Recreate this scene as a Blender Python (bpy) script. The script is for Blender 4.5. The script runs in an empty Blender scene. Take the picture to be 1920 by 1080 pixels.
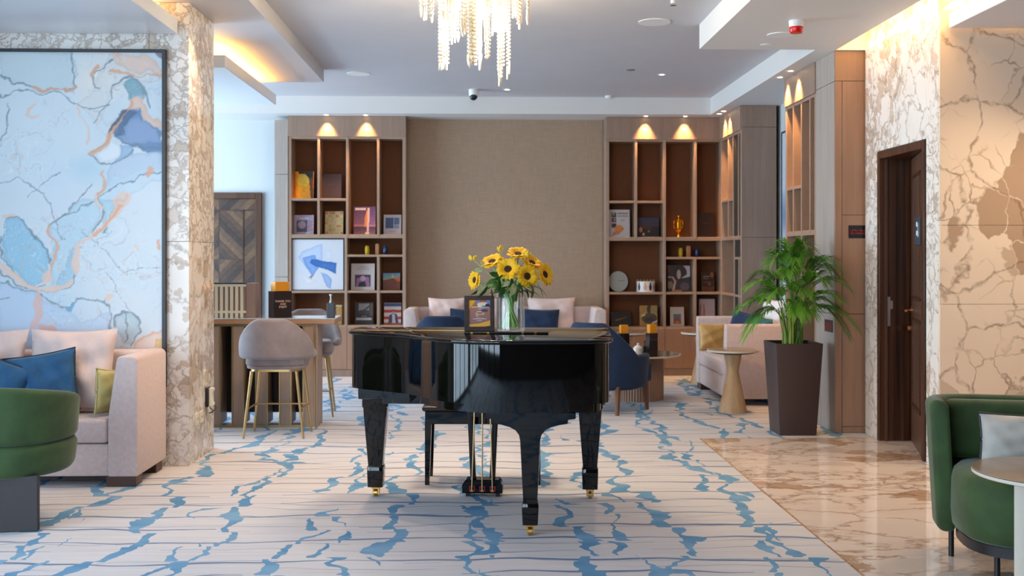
import bpy, bmesh, math, random
import numpy as np
from mathutils import Vector, Matrix

random.seed(7)
rng = np.random.default_rng(11)
PI = math.pi
SC = bpy.context.scene
COL = SC.collection

# ------------------------------------------------------------------ camera, world, light, exposure
FPX, CAMH, YAW = 2000.0, 1.45, math.atan(55 / 2000)
cd = bpy.data.cameras.new('camera')
cam = bpy.data.objects.new('camera', cd)
COL.objects.link(cam)
cam.location = (0, 0, CAMH)
cam.rotation_euler = (PI / 2, 0, -YAW)
cd.sensor_width = 36
cd.lens = 36 * FPX / 1920
cd.shift_y = -60 / 1920
cd.dof.use_dof = True
cd.dof.focus_distance = 6.0
cd.dof.aperture_fstop = 4.0
cd.clip_start = .05
SC.camera = cam

SC.view_settings.view_transform = 'Standard'
SC.view_settings.look = 'None'
SC.view_settings.gamma = 1
SC.view_settings.use_curve_mapping = False
SC.view_settings.exposure = 0.12
SC.cycles.use_denoising = True
SC.cycles.caustics_reflective = False
SC.cycles.caustics_refractive = False
SC.cycles.max_bounces = 10
SC.cycles.diffuse_bounces = 5
SC.cycles.glossy_bounces = 5
SC.cycles.transmission_bounces = 8
SC.cycles.transparent_max_bounces = 8
SC.cycles.sample_clamp_indirect = 6

world = bpy.data.worlds.new('sky')
SC.world = world
world.use_nodes = True
bg = world.node_tree.nodes['Background']
bg.inputs[0].default_value = (.62, .80, 1, 1)
bg.inputs[1].default_value = 1.2


def area(name, loc, rot, sx, sy, power, col):
    l = bpy.data.lights.new(name, 'AREA')
    l.shape = 'RECTANGLE'
    l.size, l.size_y, l.energy, l.color = sx, sy, power, col
    o = bpy.data.objects.new(name, l)
    COL.objects.link(o)
    o.location, o.rotation_euler = loc, rot
    return o


def lamp(name, kind, loc, power, col, parent=None, size=.03, angle=62, blend=.5, rot=(0, 0, 0)):
    l = bpy.data.lights.new(name, kind)
    l.energy, l.color, l.shadow_soft_size = power, col, size
    if kind == 'SPOT':
        l.spot_size, l.spot_blend = math.radians(angle), blend
    o = bpy.data.objects.new(name, l)
    COL.objects.link(o)
    o.location, o.rotation_euler = loc, rot
    if parent: o.parent = parent
    return o


COOL = (.62, .83, 1.0)
WARM = (1.0, .62, .28)
AMBER = (1.0, .50, .10)
SPOTC = (1.0, .52, .18)
# daylight coming in through the tall windows of the left side (window_1 beside the camera, window_2 beyond the marble column); the rear light is added
area('window_light', (-4.72, 1.9, 1.5), (0, -PI / 2, 0), 2.9, 6.4, 330, COOL)
area('window_light', (-5.85, 10.6, 1.5), (0, -PI / 2, 0), 2.5, 4.2, 430, COOL)
area('window_light', (-3.9, -1.42, 1.6), (PI / 2, 0, 0), 5.0, 2.6, 300, (.66, .84, 1.0))  # unseen light added for cool fill from the back left
# amber strips hidden in the ceiling coves
area('cove_light', (-2.3, 9.75, 3.095), (PI, 0, 0), .30, 2.0, 30, AMBER)
area('cove_light', (-2.25, 5.2, 3.095), (PI, 0, 0), .16, 4.3, 18, WARM)
area('cove_light', (3.02, 6.4, 3.12), (PI, 0, 0), .16, 4.2, 34, (1, .60, .20))
area('cove_light', (3.6, 7.0, 3.12), (PI, 0, 0), .9, .16, 36, (1, .60, .20))

# ------------------------------------------------------------------ measuring helpers: where a sight line from the camera position meets a plane of the room
_s, _c = math.sin(YAW), math.cos(YAW)


def _dir(px, py):
    u = (px - 960) / FPX
    return Vector((_s + u * _c, _c - u * _s, (480 - py) / FPX))


def atY(px, py, Y):
    d = _dir(px, py)
    return Vector((0, 0, CAMH)) + d * (Y / d.y)


def atX(px, py, X):
    d = _dir(px, py)
    return Vector((0, 0, CAMH)) + d * (X / d.x)


def atZ(px, py, Z):
    d = _dir(px, py)
    return Vector((0, 0, CAMH)) + d * ((Z - CAMH) / d.z)


# ------------------------------------------------------------------ materials
def lin(c):
    f = lambda v: v / 12.92 if v <= .04045 else ((v + .055) / 1.055) ** 2.4
    return tuple(f(v / 255) for v in c)


def rgba(c):
    return (*lin(c), 1)


class NT:
    def __init__(s, name):
        s.m = bpy.data.materials.new(name)
        s.m.use_nodes = True
        s.t = s.m.node_tree
        s.b = s.t.nodes['Principled BSDF']
        s.out = s.t.nodes['Material Output']

    def n(s, typ, ins=None, **kw):
        nd = s.t.nodes.new('ShaderNode' + typ)
        for k, v in kw.items(): setattr(nd, k, v)
        for k, v in (ins or {}).items(): s.put(nd, k, v)
        return nd

    def put(s, nd, k, v):
        i = nd.inputs[k]
        if isinstance(v, bpy.types.NodeSocket):
            s.t.links.new(v, i)
        elif isinstance(v, bpy.types.Node):
            s.t.links.new(v.outputs[0], i)
        else:
            i.default_value = v

    def math(s, op, a, b=0.0, c=None, clamp=False):
        d = {0: a, 1: b}
        if c is not None: d[2] = c
        return s.n('Math', d, operation=op, use_clamp=clamp).outputs[0]

    def mix(s, f, a, b, blend='MIX'):
        nd = s.n('Mix', data_type='RGBA', blend_type=blend)
        s.put(nd, 0, f); s.put(nd, 6, a); s.put(nd, 7, b)
        return nd.outputs[2]

    def ramp(s, f, lo, hi):
        nd = s.n('MapRange', {0: f, 1: lo, 2: hi, 3: 0.0, 4: 1.0})
        nd.clamp = True
        return nd.outputs[0]

    def pos(s, kind='Position', scale=(1, 1, 1)):
        if kind == 'Position':
            v = s.n('NewGeometry').outputs['Position']
        else:
            v = s.n('TexCoord').outputs[kind]
        return s.n('Mapping', {'Vector': v, 'Scale': scale}).outputs[0]

    def noise(s, v, scale, detail=3, rough=.5, out=0):
        return s.n('TexNoise', {'Vector': v, 'Scale': scale, 'Detail': detail, 'Roughness': rough}).outputs[out]

    def bump(s, h, strength, dist=.01):
        nd = s.n('Bump', {'Height': h, 'Strength': strength, 'Distance': dist})
        s.t.links.new(nd.outputs[0], s.b.inputs['Normal'])


def plain(name, c, rough=.5, metal=0, var=0, vscale=6, vmap=(1, 1, 1), bump=0, bscale=80, sheen=0, coat=0, spec=.5, space='Object', emit=0):
    k = NT(name)
    b = k.b
    b.inputs['Roughness'].default_value = rough
    b.inputs['Metallic'].default_value = metal
    b.inputs['Specular IOR Level'].default_value = spec
    b.inputs['Coat Weight'].default_value = coat
    b.inputs['Coat Roughness'].default_value = .03
    if sheen:
        b.inputs['Sheen Weight'].default_value = sheen
        b.inputs['Sheen Roughness'].default_value = .4
    col = lin(c)
    if var:
        v = k.pos(space, vmap)
        f = k.ramp(k.noise(v, vscale, 4), .3, .7)
        k.put(b, 'Base Color', k.mix(f, (*[x * (1 - var) for x in col], 1), (*[min(1, x * (1 + var)) for x in col], 1)))
    else:
        b.inputs['Base Color'].default_value = (*col, 1)
    if bump:
        k.bump(k.noise(k.pos(space, vmap), bscale, 2), bump)
    if emit:
        b.inputs['Emission Color'].default_value = (*col, 1)
        b.inputs['Emission Strength'].default_value = emit
    return k.m


def wood(name, c0, c1, axis='Z', scale=14, rough=.45, stretch=.06, space='Object'):
    k = NT(name)
    sc = [1, 1, 1]
    sc['XYZ'.index(axis)] = stretch
    v = k.pos(space, tuple(sc))
    f = k.noise(v, scale, 6, .65)
    g = k.noise(v, scale * 5, 2)
    f = k.math('ADD', k.math('MULTIPLY', f, .75), k.math('MULTIPLY', g, .25))
    f = k.ramp(f, .35, .65)
    k.put(k.b, 'Base Color', k.mix(f, rgba(c0), rgba(c1)))
    k.b.inputs['Roughness'].default_value = rough
    k.bump(g, .08, .002)
    return k.m


def marble(name, base, vein, patch, scale=3.2, rough=.08, soft=.05, pth=.56, stretch=(1, 1, 1), zlo=.46, cloud=.3, wob=.22, zw=.05):
    k = NT(name)
    v = k.pos('Position', stretch)
    w = k.n('TexNoise', {'Vector': v, 'Scale': 1.1, 'Detail': 5, 'Roughness': .6}).outputs['Color']
    w2 = k.n('TexNoise', {'Vector': v, 'Scale': 7.0, 'Detail': 4, 'Roughness': .6}).outputs['Color']
    vv = k.n('VectorMath', {0: v, 1: k.n('VectorMath', {0: w, 1: (.5, .5, .5)}, operation='MULTIPLY').outputs[0]}, operation='ADD').outputs[0]
    vv = k.n('VectorMath', {0: vv, 1: k.n('VectorMath', {0: w2, 1: (wob, wob, wob)}, operation='MULTIPLY').outputs[0]}, operation='ADD').outputs[0]
    d1 = k.n('TexVoronoi', {'Vector': vv, 'Scale': scale}, feature='DISTANCE_TO_EDGE').outputs['Distance']
    d2 = k.n('TexVoronoi', {'Vector': vv, 'Scale': scale * 2.6}, feature='DISTANCE_TO_EDGE').outputs['Distance']
    cell = k.n('TexVoronoi', {'Vector': vv, 'Scale': scale * 2.6}, feature='F1')
    cellc, cellp = cell.outputs['Color'], cell.outputs['Position']
    big = k.noise(v, 1.0, 4, .6)
    zone = k.ramp(big, zlo, zlo + zw)
    fine = k.noise(vv, 16, 4)
    veins = k.math('SUBTRACT', 1.0, k.ramp(d1, 0, soft))
    veins = k.math('MULTIPLY', veins, k.ramp(fine, .3, .6))
    v2 = k.math('MULTIPLY', k.math('SUBTRACT', 1.0, k.ramp(d2, 0, soft * 1.5)), zone)
    sep = k.n('SeparateColor', {0: cellc}).outputs[0]
    pt = k.math('MULTIPLY', k.ramp(sep, pth, pth + .06), k.ramp(k.noise(cellp, 1.0, 3, .6), zlo + .01, zlo + .05))
    pt = k.math('MULTIPLY', pt, k.ramp(d2, 0.0, .03))
    col = k.mix(k.math('MULTIPLY', k.ramp(k.noise(v, 4, 3), .35, .75), cloud), rgba(base), rgba(tuple(.55 * a + .45 * b for a, b in zip(base, patch))))
    col = k.mix(k.math('MULTIPLY', pt, .88), col, rgba(patch))
    col = k.mix(k.math('MULTIPLY', k.math('MAXIMUM', veins, v2), .75), col, rgba(vein))
    k.put(k.b, 'Base Color', col)
    k.b.inputs['Roughness'].default_value = rough
    return k.m


def carpet_material():
    k = NT('carpet')
    p = k.n('NewGeometry').outputs['Position']
    sp = k.n('SeparateXYZ', {0: p})
    X, Y = sp.outputs[0], sp.outputs[1]

    def nz(sx, sy, off, detail=2):
        v = k.n('CombineXYZ', {0: k.math('MULTIPLY_ADD', X, sx, off), 1: k.math('MULTIPLY', Y, sy), 2: off}).outputs[0]
        return k.noise(v, 1.0, detail)

    def hsh(a, o):
        return k.n('TexWhiteNoise', {'Vector': k.n('CombineXYZ', {0: a, 1: o}).outputs[0]}, noise_dimensions='3D').outputs['Value']

    def rows(H, off, wmin, wmax, th):
        y = k.math('ADD', Y, k.math('MULTIPLY', k.math('SUBTRACT', nz(.85, .8, off), .5), .36))
        y = k.math('ADD', y, k.math('MULTIPLY', k.math('SUBTRACT', nz(3.4, 3.4, off + 3), .5), .05))
        q = k.math('DIVIDE', y, H)
        r = k.math('ROUND', q)
        r_ = k.math('ADD', r, k.math('MULTIPLY', k.math('SUBTRACT', hsh(r, off), .5), .55))
        d = k.math('MULTIPLY', k.math('ABSOLUTE', k.math('SUBTRACT', q, r_)), H)
        seg = k.noise(k.n('CombineXYZ', {0: k.math('MULTIPLY', X, 1.3), 1: k.math('MULTIPLY', r, 7.31), 2: off}).outputs[0], 1.0, 1)
        wid = k.math('MULTIPLY_ADD', k.ramp(seg, th, th + .22), wmax - wmin, wmin)
        line = k.math('LESS_THAN', d, wid)
        return k.math('MULTIPLY', line, k.math('GREATER_THAN', seg, th - .04)), k.math('FLOOR', q)

    l1, r1 = rows(.27, 1.7, .004, .016, .43)
    l2, r2 = rows(.17, 9.2, .003, .008, .50)
    # irregular cracks running away from the camera, jogging from row to row
    def cracks(S, off, amp, wmin, wmax, pres):
        jog = k.math('MULTIPLY', k.math('SUBTRACT', hsh(r1, off), .5), .16)
        x = k.math('ADD', X, k.math('MULTIPLY', k.math('SUBTRACT', nz(.9, 1.3, off), .5), amp))
        x = k.math('ADD', x, k.math('MULTIPLY', k.math('SUBTRACT', nz(4.5, 6.0, off + 5, 2), .5), .17))
        x = k.math('ADD', x, k.math('MULTIPLY', k.math('SUBTRACT', nz(24, 24, off + 6, 2), .5), .022))
        x = k.math('ADD', x, jog)
        q = k.math('DIVIDE', x, S)
        r = k.math('ROUND', q)
        d = k.math('MULTIPLY', k.math('ABSOLUTE', k.math('SUBTRACT', q, r)), S)
        ps = k.noise(k.n('CombineXYZ', {0: k.math('MULTIPLY', r, 5.7), 1: k.math('MULTIPLY', Y, 1.3), 2: off}).outputs[0], 1.0, 2)
        wv = nz(2.6, 3.6, off + 8, 2)
        wid = k.math('MULTIPLY', k.math('MULTIPLY_ADD', k.ramp(wv, .44, .70), wmax - wmin, wmin), k.ramp(ps, pres, pres + .06))
        return k.math('LESS_THAN', d, wid)

    c1 = cracks(.47, 2.3, .6, .017, .060, .33)
    c2 = cracks(.74, 14.1, .8, .010, .062, .44)
    m = k.math('MAXIMUM', c1, c2)
    streak = nz(2.2, 34, 4.4, 3)
    base = k.mix(k.ramp(streak, .35, .7), rgba((205, 203, 206)), rgba((194, 193, 198)))
    base = k.mix(k.math('MULTIPLY', k.ramp(nz(.5, .6, 20), .4, .65), .35), base, rgba((205, 194, 188)))
    bl = k.mix(k.ramp(nz(2.5, 5, 6.6), .35, .65), rgba((92, 138, 176)), rgba((122, 162, 192)))
    col = k.mix(k.math('MULTIPLY', k.math('MAXIMUM', l1, k.math('MULTIPLY', l2, .7)), .9), base, rgba((92, 116, 148)))
    col = k.mix(m, col, bl)
    k.put(k.b, 'Base Color', col)
    k.b.inputs['Roughness'].default_value = .95
    k.b.inputs['Specular IOR Level'].default_value = .1
    pile = k.noise(p, 420, 2)
    cut = k.math('SUBTRACT', k.math('MULTIPLY', pile, .35), k.math('MAXIMUM', m, l1))
    k.bump(cut, .35, .006)
    return k.m


MARB = marble('marble_wall', (238, 232, 226), (150, 128, 110), (200, 180, 162), 4.2, soft=.07, pth=.66)
MARB_W = marble('marble_warm', (236, 216, 194), (128, 102, 80), (172, 143, 117), 1.9, rough=.18, soft=.026, pth=.40, zlo=.46, cloud=.12, wob=.07, zw=.12)
MARB_F = marble('marble_floor', (232, 217, 206), (140, 98, 66), (184, 150, 122), 2.2, rough=.03, soft=.05, pth=.6, stretch=(.7, 1.3, 1))
CARPET = carpet_material()
CEIL = plain('ceiling_paint', (197, 196, 201), .55, var=.02, vscale=2)
CEIL_LIT = plain('lit_ceiling_paint', (224, 221, 218), .5)  # ceiling paint made whiter, window light on the fascias put into the colour
CEIL_G = plain('ceiling_gloss_paint', (222, 226, 234), .22)  # paler and bluer, the reflected window put into the gloss paint's colour
WHITE = plain('white_paint', (206, 210, 212), .6)
WHITEP = plain('white_plastic', (232, 232, 232), .35)
BEAMW = plain('beam_paint', (222, 220, 218), .55)
def woven(name, c, sx=1):
    k = NT(name)
    v1 = k.noise(k.pos('Position', (160, 160, 5)), 1.0, 2)
    v2 = k.noise(k.pos('Position', (9, 9, 260)), 1.0, 2)
    f = k.ramp(k.math('ADD', v1, v2), .75, 1.25)
    col = lin(c)
    k.put(k.b, 'Base Color', k.mix(f, (*[x * .88 for x in col], 1), (*[min(1, x * 1.1) for x in col], 1)))
    k.b.inputs['Roughness'].default_value = .75
    k.bump(f, .12, .002)
    return k.m
WOVEN = woven('woven_wallcover', (166, 142, 120))
BACKP = woven('dark_backing', (110, 64, 32))
OAK = wood('taupe_veneer', (138, 114, 100), (154, 129, 113), 'Z', 16, .42, space='Position')
OAKE = plain('shelf_board', (158, 130, 110), .45, var=.06, vscale=10)
OAKG = wood('grey_veneer', (158, 146, 138), (176, 164, 155), 'Z', 16, .45, space='Position')
OAKP = wood('tan_veneer', (150, 115, 93), (167, 130, 106), 'Z', 16, .4, space='Position')
ZEBRA = wood('zebra_wood', (26, 12, 8), (96, 56, 32), 'Z', 26, .3, stretch=.012, space='Position')
WALNUT = wood('walnut', (70, 46, 36), (104, 72, 54), 'Z', 12, .35, space='Position')
WALN = [plain('walnut_strip_%d' % i, c, .38, var=.22, vscale=30) for i, c in enumerate([(96, 74, 60), (78, 60, 52), (112, 86, 66), (66, 54, 50), (88, 66, 54)])]
LEGWOOD = wood('chair_leg_wood', (96, 56, 34), (126, 78, 48), 'Z', 20, .4)
CONE = wood('pale_oak', (184, 150, 112), (204, 172, 134), 'Z', 18, .45)
BLACKG = plain('black_lacquer', (6, 5, 5), .035, spec=.55)
BLACKS = plain('black_satin', (22, 20, 22), .3)
BLACKM = plain('black_metal', (20, 20, 24), .35)
BRASS = plain('brass', (216, 170, 92), .3, 1)
BRASSM = plain('satin_brass', (206, 172, 122), .34, 1)
GOLDP = plain('gold_trim', (176, 150, 106), .35, .6)
COPPER = plain('copper', (206, 140, 104), .25, 1)
STEEL = plain('brushed_steel', (190, 188, 184), .3, 1)
PINK = plain('pink_linen', (208, 187, 183), .85, var=.07, vscale=40, bump=.25, bscale=300, sheen=.25)
PINKC = plain('pink_velvet_cushion', (214, 192, 187), .8, var=.08, vscale=8, bump=.2, bscale=30, sheen=.35)
GREEN = plain('green_velvet', (50, 74, 34), .75, var=.25, vscale=9, bump=.15, bscale=200, sheen=.25)
NAVY = plain('navy_velvet', (10, 38, 72), .8, var=.2, vscale=9, bump=.15, bscale=200, sheen=.12)
BLUEC = plain('blue_velvet_cushion', (20, 78, 120), .75, var=.28, vscale=10, bump=.2, bscale=40, sheen=.22)
NAVYC = plain('dark_blue_piping', (16, 40, 66), .7)
GOLDC = plain('gold_satin_cushion', (196, 152, 84), .4, var=.1, vscale=12, sheen=.3)
OLIVEC = plain('olive_satin_cushion', (186, 174, 112), .45, var=.08, vscale=12, sheen=.3)
GREYC = plain('grey_velvet_cushion', (196, 188, 178), .7, var=.1, vscale=14, sheen=.4)
STOOLV = plain('taupe_velvet', (138, 126, 128), .7, var=.14, vscale=10, bump=.15, bscale=160, sheen=.5)
TEALC = plain('teal_print_cushion', (38, 92, 96), .7, var=.45, vscale=30)
SOFAFOOT = wood('dark_foot', (60, 36, 28), (84, 52, 40), 'X', 12, .4)
SLABLEG = plain('charcoal_plinth', (52, 46, 48), .6, var=.06, vscale=60)
POT = plain('brown_planter', (66, 50, 48), .5, var=.05, vscale=90)
SOIL = plain('soil', (44, 32, 24), .95, var=.3, vscale=60)
LEAFG = plain('palm_leaf', (84, 136, 36), .45, var=.35, vscale=5)
LEAFD = plain('dark_leaf', (62, 112, 44), .5, var=.3, vscale=20)
LEAFV = plain('variegated_leaf', (214, 214, 160), .5, var=.25, vscale=40)
STEMY = plain('palm_stem', (168, 178, 74), .5, var=.2, vscale=12)
STEMG = plain('flower_stem', (160, 200, 104), .5)
PETAL = plain('sunflower_petal', (255, 188, 0), .6, var=.1, vscale=20)
DISC = plain('sunflower_disc', (62, 30, 14), .9, var=.4, vscale=140)
BUDY = plain('yellow_bud', (246, 206, 40), .5)
GOLDCUP = plain('polished_gold', (255, 176, 40), .15, 1)
PORC = plain('porcelain', (236, 228, 220), .2)
YELLOW = plain('yellow_glaze', (214, 178, 24), .3)
TANG = plain('copper_glaze', (184, 124, 84), .35)
BLUEG = plain('blue_glaze', (16, 44, 84), .25)
REDP = plain('red_plastic', (206, 16, 12), .2)
CREAM = plain('cream_laminate', (232, 226, 208), .45)
TAUPE = plain('taupe_laminate', (158, 132, 122), .45)
AMBERC = plain('amber_card', (226, 146, 16), .45)
BLACKC = plain('black_card', (34, 26, 32), .35)
TABLETOP = plain('stone_tabletop', (150, 132, 112), .12, var=.08, vscale=6)
PALEEDGE = plain('pale_edge', (222, 208, 192), .4)
FLUTE = plain('fluted_cream', (206, 198, 184), .45)
SLATB = wood('bar_fin', (160, 137, 122), (176, 152, 136), 'Z', 16, .5)
BARTOP = wood('bar_top_edge', (172, 130, 100), (188, 146, 114), 'X', 16, .45)
DARKP = plain('dark_panel', (46, 40, 36), .6)
SCREEN = plain('sign_black', (16, 15, 18), .3)
REDT = plain('sign_red', (196, 30, 40), .4)
GREYT = plain('sign_slate', (62, 72, 84), .4)
WHITET = plain('white_print', (236, 236, 240), .5)
COPT = plain('copper_print', (236, 190, 170), .5)
PAGES = plain('page_block', (222, 214, 200), .8)
LAMPW = plain('lamp_lens', (255, 226, 178), .4, emit=14)
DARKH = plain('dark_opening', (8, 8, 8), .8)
PALEW = plain('book_white', (216, 206, 202), .6)


def glass(name, col=(1, 1, 1), ior=1.45, rough=0):
    k = NT(name)
    k.b.inputs['Base Color'].default_value = (*col, 1)
    k.b.inputs['Transmission Weight'].default_value = 1
    k.b.inputs['IOR'].default_value = ior
    k.b.inputs['Roughness'].default_value = rough
    return k.m




def thin_glass(name, tint, amt, rough=.02):
    k = NT(name)
    tr = k.n('BsdfTransparent', {'Color': (*tint, 1)})
    gl = k.n('BsdfGlossy', {'Color': (1, 1, 1, 1), 'Roughness': rough})
    fr = k.n('Fresnel', {'IOR': 1.5})
    f = k.math('MULTIPLY_ADD', fr.outputs[0], .55, amt, clamp=True)
    m = k.n('MixShader', {0: f, 1: tr, 2: gl})
    k.t.links.new(m.outputs[0], k.out.inputs['Surface'])
    return k.m


GLASS = thin_glass('clear_glass', (.985, .995, .99), .03)
WATER = thin_glass('water', (.98, .995, .985), .01)


def crystal():
    k = NT('crystal_bead')
    tr = k.n('BsdfTranslucent', {'Color': (1, .93, .80, 1)})
    gl = k.n('BsdfGlossy', {'Color': (1, .97, .9, 1), 'Roughness': .08})
    df = k.n('BsdfDiffuse', {'Color': (1, .90, .74, 1)})
    m1 = k.n('MixShader', {0: .45, 1: tr, 2: df})
    m2 = k.n('MixShader', {0: .25, 1: m1, 2: gl})
    k.t.links.new(m2.outputs[0], k.out.inputs['Surface'])
    return k.m


CRYSTAL = crystal()


def printed():
    k = NT('printed_colour')
    a = k.n('Attribute', attribute_name='Col')
    k.put(k.b, 'Base Color', a.outputs['Color'])
    k.b.inputs['Roughness'].default_value = .42
    return k.m


PRINT = printed()

# ------------------------------------------------------------------ object helpers
def link(name, data, mat=None, parent=None, loc=(0, 0, 0), rot=(0, 0, 0)):
    o = bpy.data.objects.new(name, data)
    COL.objects.link(o)
    o.location, o.rotation_euler = loc, rot
    if parent is not None: o.parent = parent
    if mat is not None and data is not None:
        data.materials.clear()
        data.materials.append(mat)
    return o


def obj(name, bm, mat, parent=None, loc=(0, 0, 0), rot=(0, 0, 0), smooth=38, label=None):
    me = bpy.data.meshes.new(name)
    bmesh.ops.recalc_face_normals(bm, faces=bm.faces)
    bm.to_mesh(me)
    bm.free()
    if smooth:
        me.polygons.foreach_set('use_smooth', [True] * len(me.polygons))
        me.set_sharp_from_angle(angle=math.radians(smooth))
    o = link(name, me, mat, parent, loc, rot)
    if label: o['label'] = label
    return o


def tag(o, label, cat, group=None):
    o['label'], o['category'] = label, cat
    if group: o['group'] = group
    return o


def thing(name, label, cat, loc=(0, 0, 0), rz=0, group=None, rot=None):
    o = link(name, None, loc=loc, rot=rot or (0, 0, rz))
    o.empty_display_size = .05
    return tag(o, label, cat, group)


def struct(o):
    o['kind'] = 'structure'
    return o


def dup(root, loc, rot, label, group=None):
    r = root.copy()
    COL.objects.link(r)
    r.location, r.rotation_euler, r['label'] = loc, rot, label
    if group: r['group'] = group
    for ch in list(root.children):
        if ch.type == 'LIGHT' and False: continue
        c = ch.copy()
        COL.objects.link(c)
        c.parent = r
        for g in list(ch.children):
            d = g.copy()
            COL.objects.link(d)
            d.parent = c
    return r


def B():
    return bmesh.new()


def box(bm, x0, x1, y0, y1, z0, z1):
    vs = [bm.verts.new((x, y, z)) for x in (x0, x1) for y in (y0, y1) for z in (z0, z1)]
    for f in ((0, 1, 3, 2), (4, 6, 7, 5), (0, 4, 5, 1), (2, 3, 7, 6), (0, 2, 6, 4), (1, 5, 7, 3)):
        bm.faces.new([vs[i] for i in f])
    return bm


def bx(*a):
    return box(B(), *a)


def bevel(bm, r, seg=3):
    bmesh.ops.recalc_face_normals(bm, faces=bm.faces)
    bmesh.ops.bevel(bm, geom=[e for e in bm.edges if e.calc_face_angle(0) > .5], offset=r, offset_type='OFFSET', segments=seg, profile=.5, affect='EDGES', clamp_overlap=True)
    return bm


def rb(x0, x1, y0, y1, z0, z1, r=.01, seg=2):
    return bevel(bx(x0, x1, y0, y1, z0, z1), r, seg)


def loft(bm, loops, cap=True, closed=True):
    rows = [[bm.verts.new(p) for p in l] for l in loops]
    for a, b in zip(rows, rows[1:]):
        n = len(a)
        for i in range(n if closed else n - 1):
            j = (i + 1) % n
            bm.faces.new((a[i], a[j], b[j], b[i]))
    if cap and closed:
        bm.faces.new(rows[0][::-1])
        bm.faces.new(rows[-1])
    return bm


def circ(cx, cy, z, r, n=24, ry=None):
    return [(cx + r * math.cos(2 * PI * i / n), cy + (ry or r) * math.sin(2 * PI * i / n), z) for i in range(n)]


def lathe(prof, n=32, cx=0, cy=0, bm=None, cap=True):
    bm = bm or B()
    return loft(bm, [circ(cx, cy, z, max(r, 1e-4), n) for r, z in prof], cap)


def prism(pts, a, b, axis='z', bm=None):
    bm = bm or B()
    f = {'z': lambda p, t: (p[0], p[1], t), 'y': lambda p, t: (p[0], t, p[1]), 'x': lambda p, t: (t, p[0], p[1])}[axis]
    return loft(bm, [[f(p, a) for p in pts], [f(p, b) for p in pts]])


def tube(pts, r, n=8, bm=None, r2=None):
    bm = bm or B()
    pts = [Vector(p) for p in pts]
    m = len(pts)
    loops = []
    up = Vector((0, 0, 1))
    for i, p in enumerate(pts):
        t = (pts[min(i + 1, m - 1)] - pts[max(i - 1, 0)]).normalized()
        a = t.cross(up)
        if a.length < 1e-3: a = t.cross(Vector((1, 0, 0)))
        a.normalize()
        b = t.cross(a)
        rr = r if r2 is None else r + (r2 - r) * i / (m - 1)
        loops.append([p + a * rr * math.cos(2 * PI * k / n) + b * rr * math.sin(2 * PI * k / n) for k in range(n)])
    return loft(bm, loops)


def ball(c, r, u=10, v=7, bm=None, sz=1.0):
    bm = bm or B()
    loops = []
    for i in range(v + 1):
        a = PI * i / v
        loops.append(circ(c[0], c[1], c[2] - r * sz * math.cos(a), max(r * math.sin(a), r * .02), u))
    return loft(bm, loops)


def rrect(x0, x1, y0, y1, r, n=4):
    out = []
    r = min(r, (x1 - x0) / 2 - 1e-4, (y1 - y0) / 2 - 1e-4)
    for cx, cy, a0 in ((x1 - r, y1 - r, 0), (x0 + r, y1 - r, PI / 2), (x0 + r, y0 + r, PI), (x1 - r, y0 + r, 1.5 * PI)):
        for i in range(n + 1):
            a = a0 + PI / 2 * i / n
            out.append((cx + r * math.cos(a), cy + r * math.sin(a)))
    return out


def pillow_bm(w, h, t, n=22, pinch=.07, wr=.006, seed=0):
    """a stuffed cushion standing in the x-z plane, thickness along y, bottom edge at z = 0"""
    rr = random.Random(seed)
    ph = [rr.uniform(0, 6.28) for _ in range(8)]
    bm = B()
    grid = {}
    for s in (-1, 1):
        for i in range(n + 1):
            for j in range(n + 1):
                u, v = 2 * i / n - 1, 2 * j / n - 1
                edge = i in (0, n) or j in (0, n)
                if edge and s == 1:
                    grid[s, i, j] = grid[-1, i, j]
                    continue
                th = ((1 - abs(u) ** 2.6) * (1 - abs(v) ** 2.6)) ** .55
                x = u * (1 - pinch * (1 - v * v) ** 1 * abs(u))
                z = v * (1 - pinch * (1 - u * u) ** 1 * abs(v))
                wv = math.sin(5 * u + 3.1 * v + ph[0]) + .7 * math.sin(9 * v - 4 * u + ph[1]) + .5 * math.sin(13 * u + 7 * v + ph[2])
                y = s * (t / 2 * th + wr * wv * th)
                grid[s, i, j] = bm.verts.new((x * w / 2, y, (z + 1) * h / 2))
        for i in range(n):
            for j in range(n):
                q = (grid[s, i, j], grid[s, i + 1, j], grid[s, i + 1, j + 1], grid[s, i, j + 1])
                bm.faces.new(q if s < 0 else q[::-1])
    return bm


def piping_bm(w, h, r=.006, pinch=.07, n=14):
    pts = []
    for k, (a, b) in enumerate((((-1, -1), (1, -1)), ((1, -1), (1, 1)), ((1, 1), (-1, 1)), ((-1, 1), (-1, -1)))):
        for i in range(n):
            f = i / n
            u, v = a[0] + (b[0] - a[0]) * f, a[1] + (b[1] - a[1]) * f
            pts.append(((u * (1 - pinch * (1 - v * v) * abs(u))) * w / 2, 0, ((v * (1 - pinch * (1 - u * u) * abs(v))) + 1) * h / 2))
    pts.append(pts[0])
    return tube(pts, r, 6)


def cushion(name, label, w, h, t, mat, loc, rot, seed=0, piping=None, wr=.006, group='loose cushions on the sofas and chairs', pinch=.07):
    t_ = thing(name, label, 'cushion', loc, rot=rot, group=group)
    obj('cover', pillow_bm(w, h, t, seed=seed, wr=wr, pinch=pinch), mat, t_, smooth=80)
    if piping: obj('piping', piping_bm(w, h, pinch=pinch), piping, t_, smooth=80)
    return t_


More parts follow.
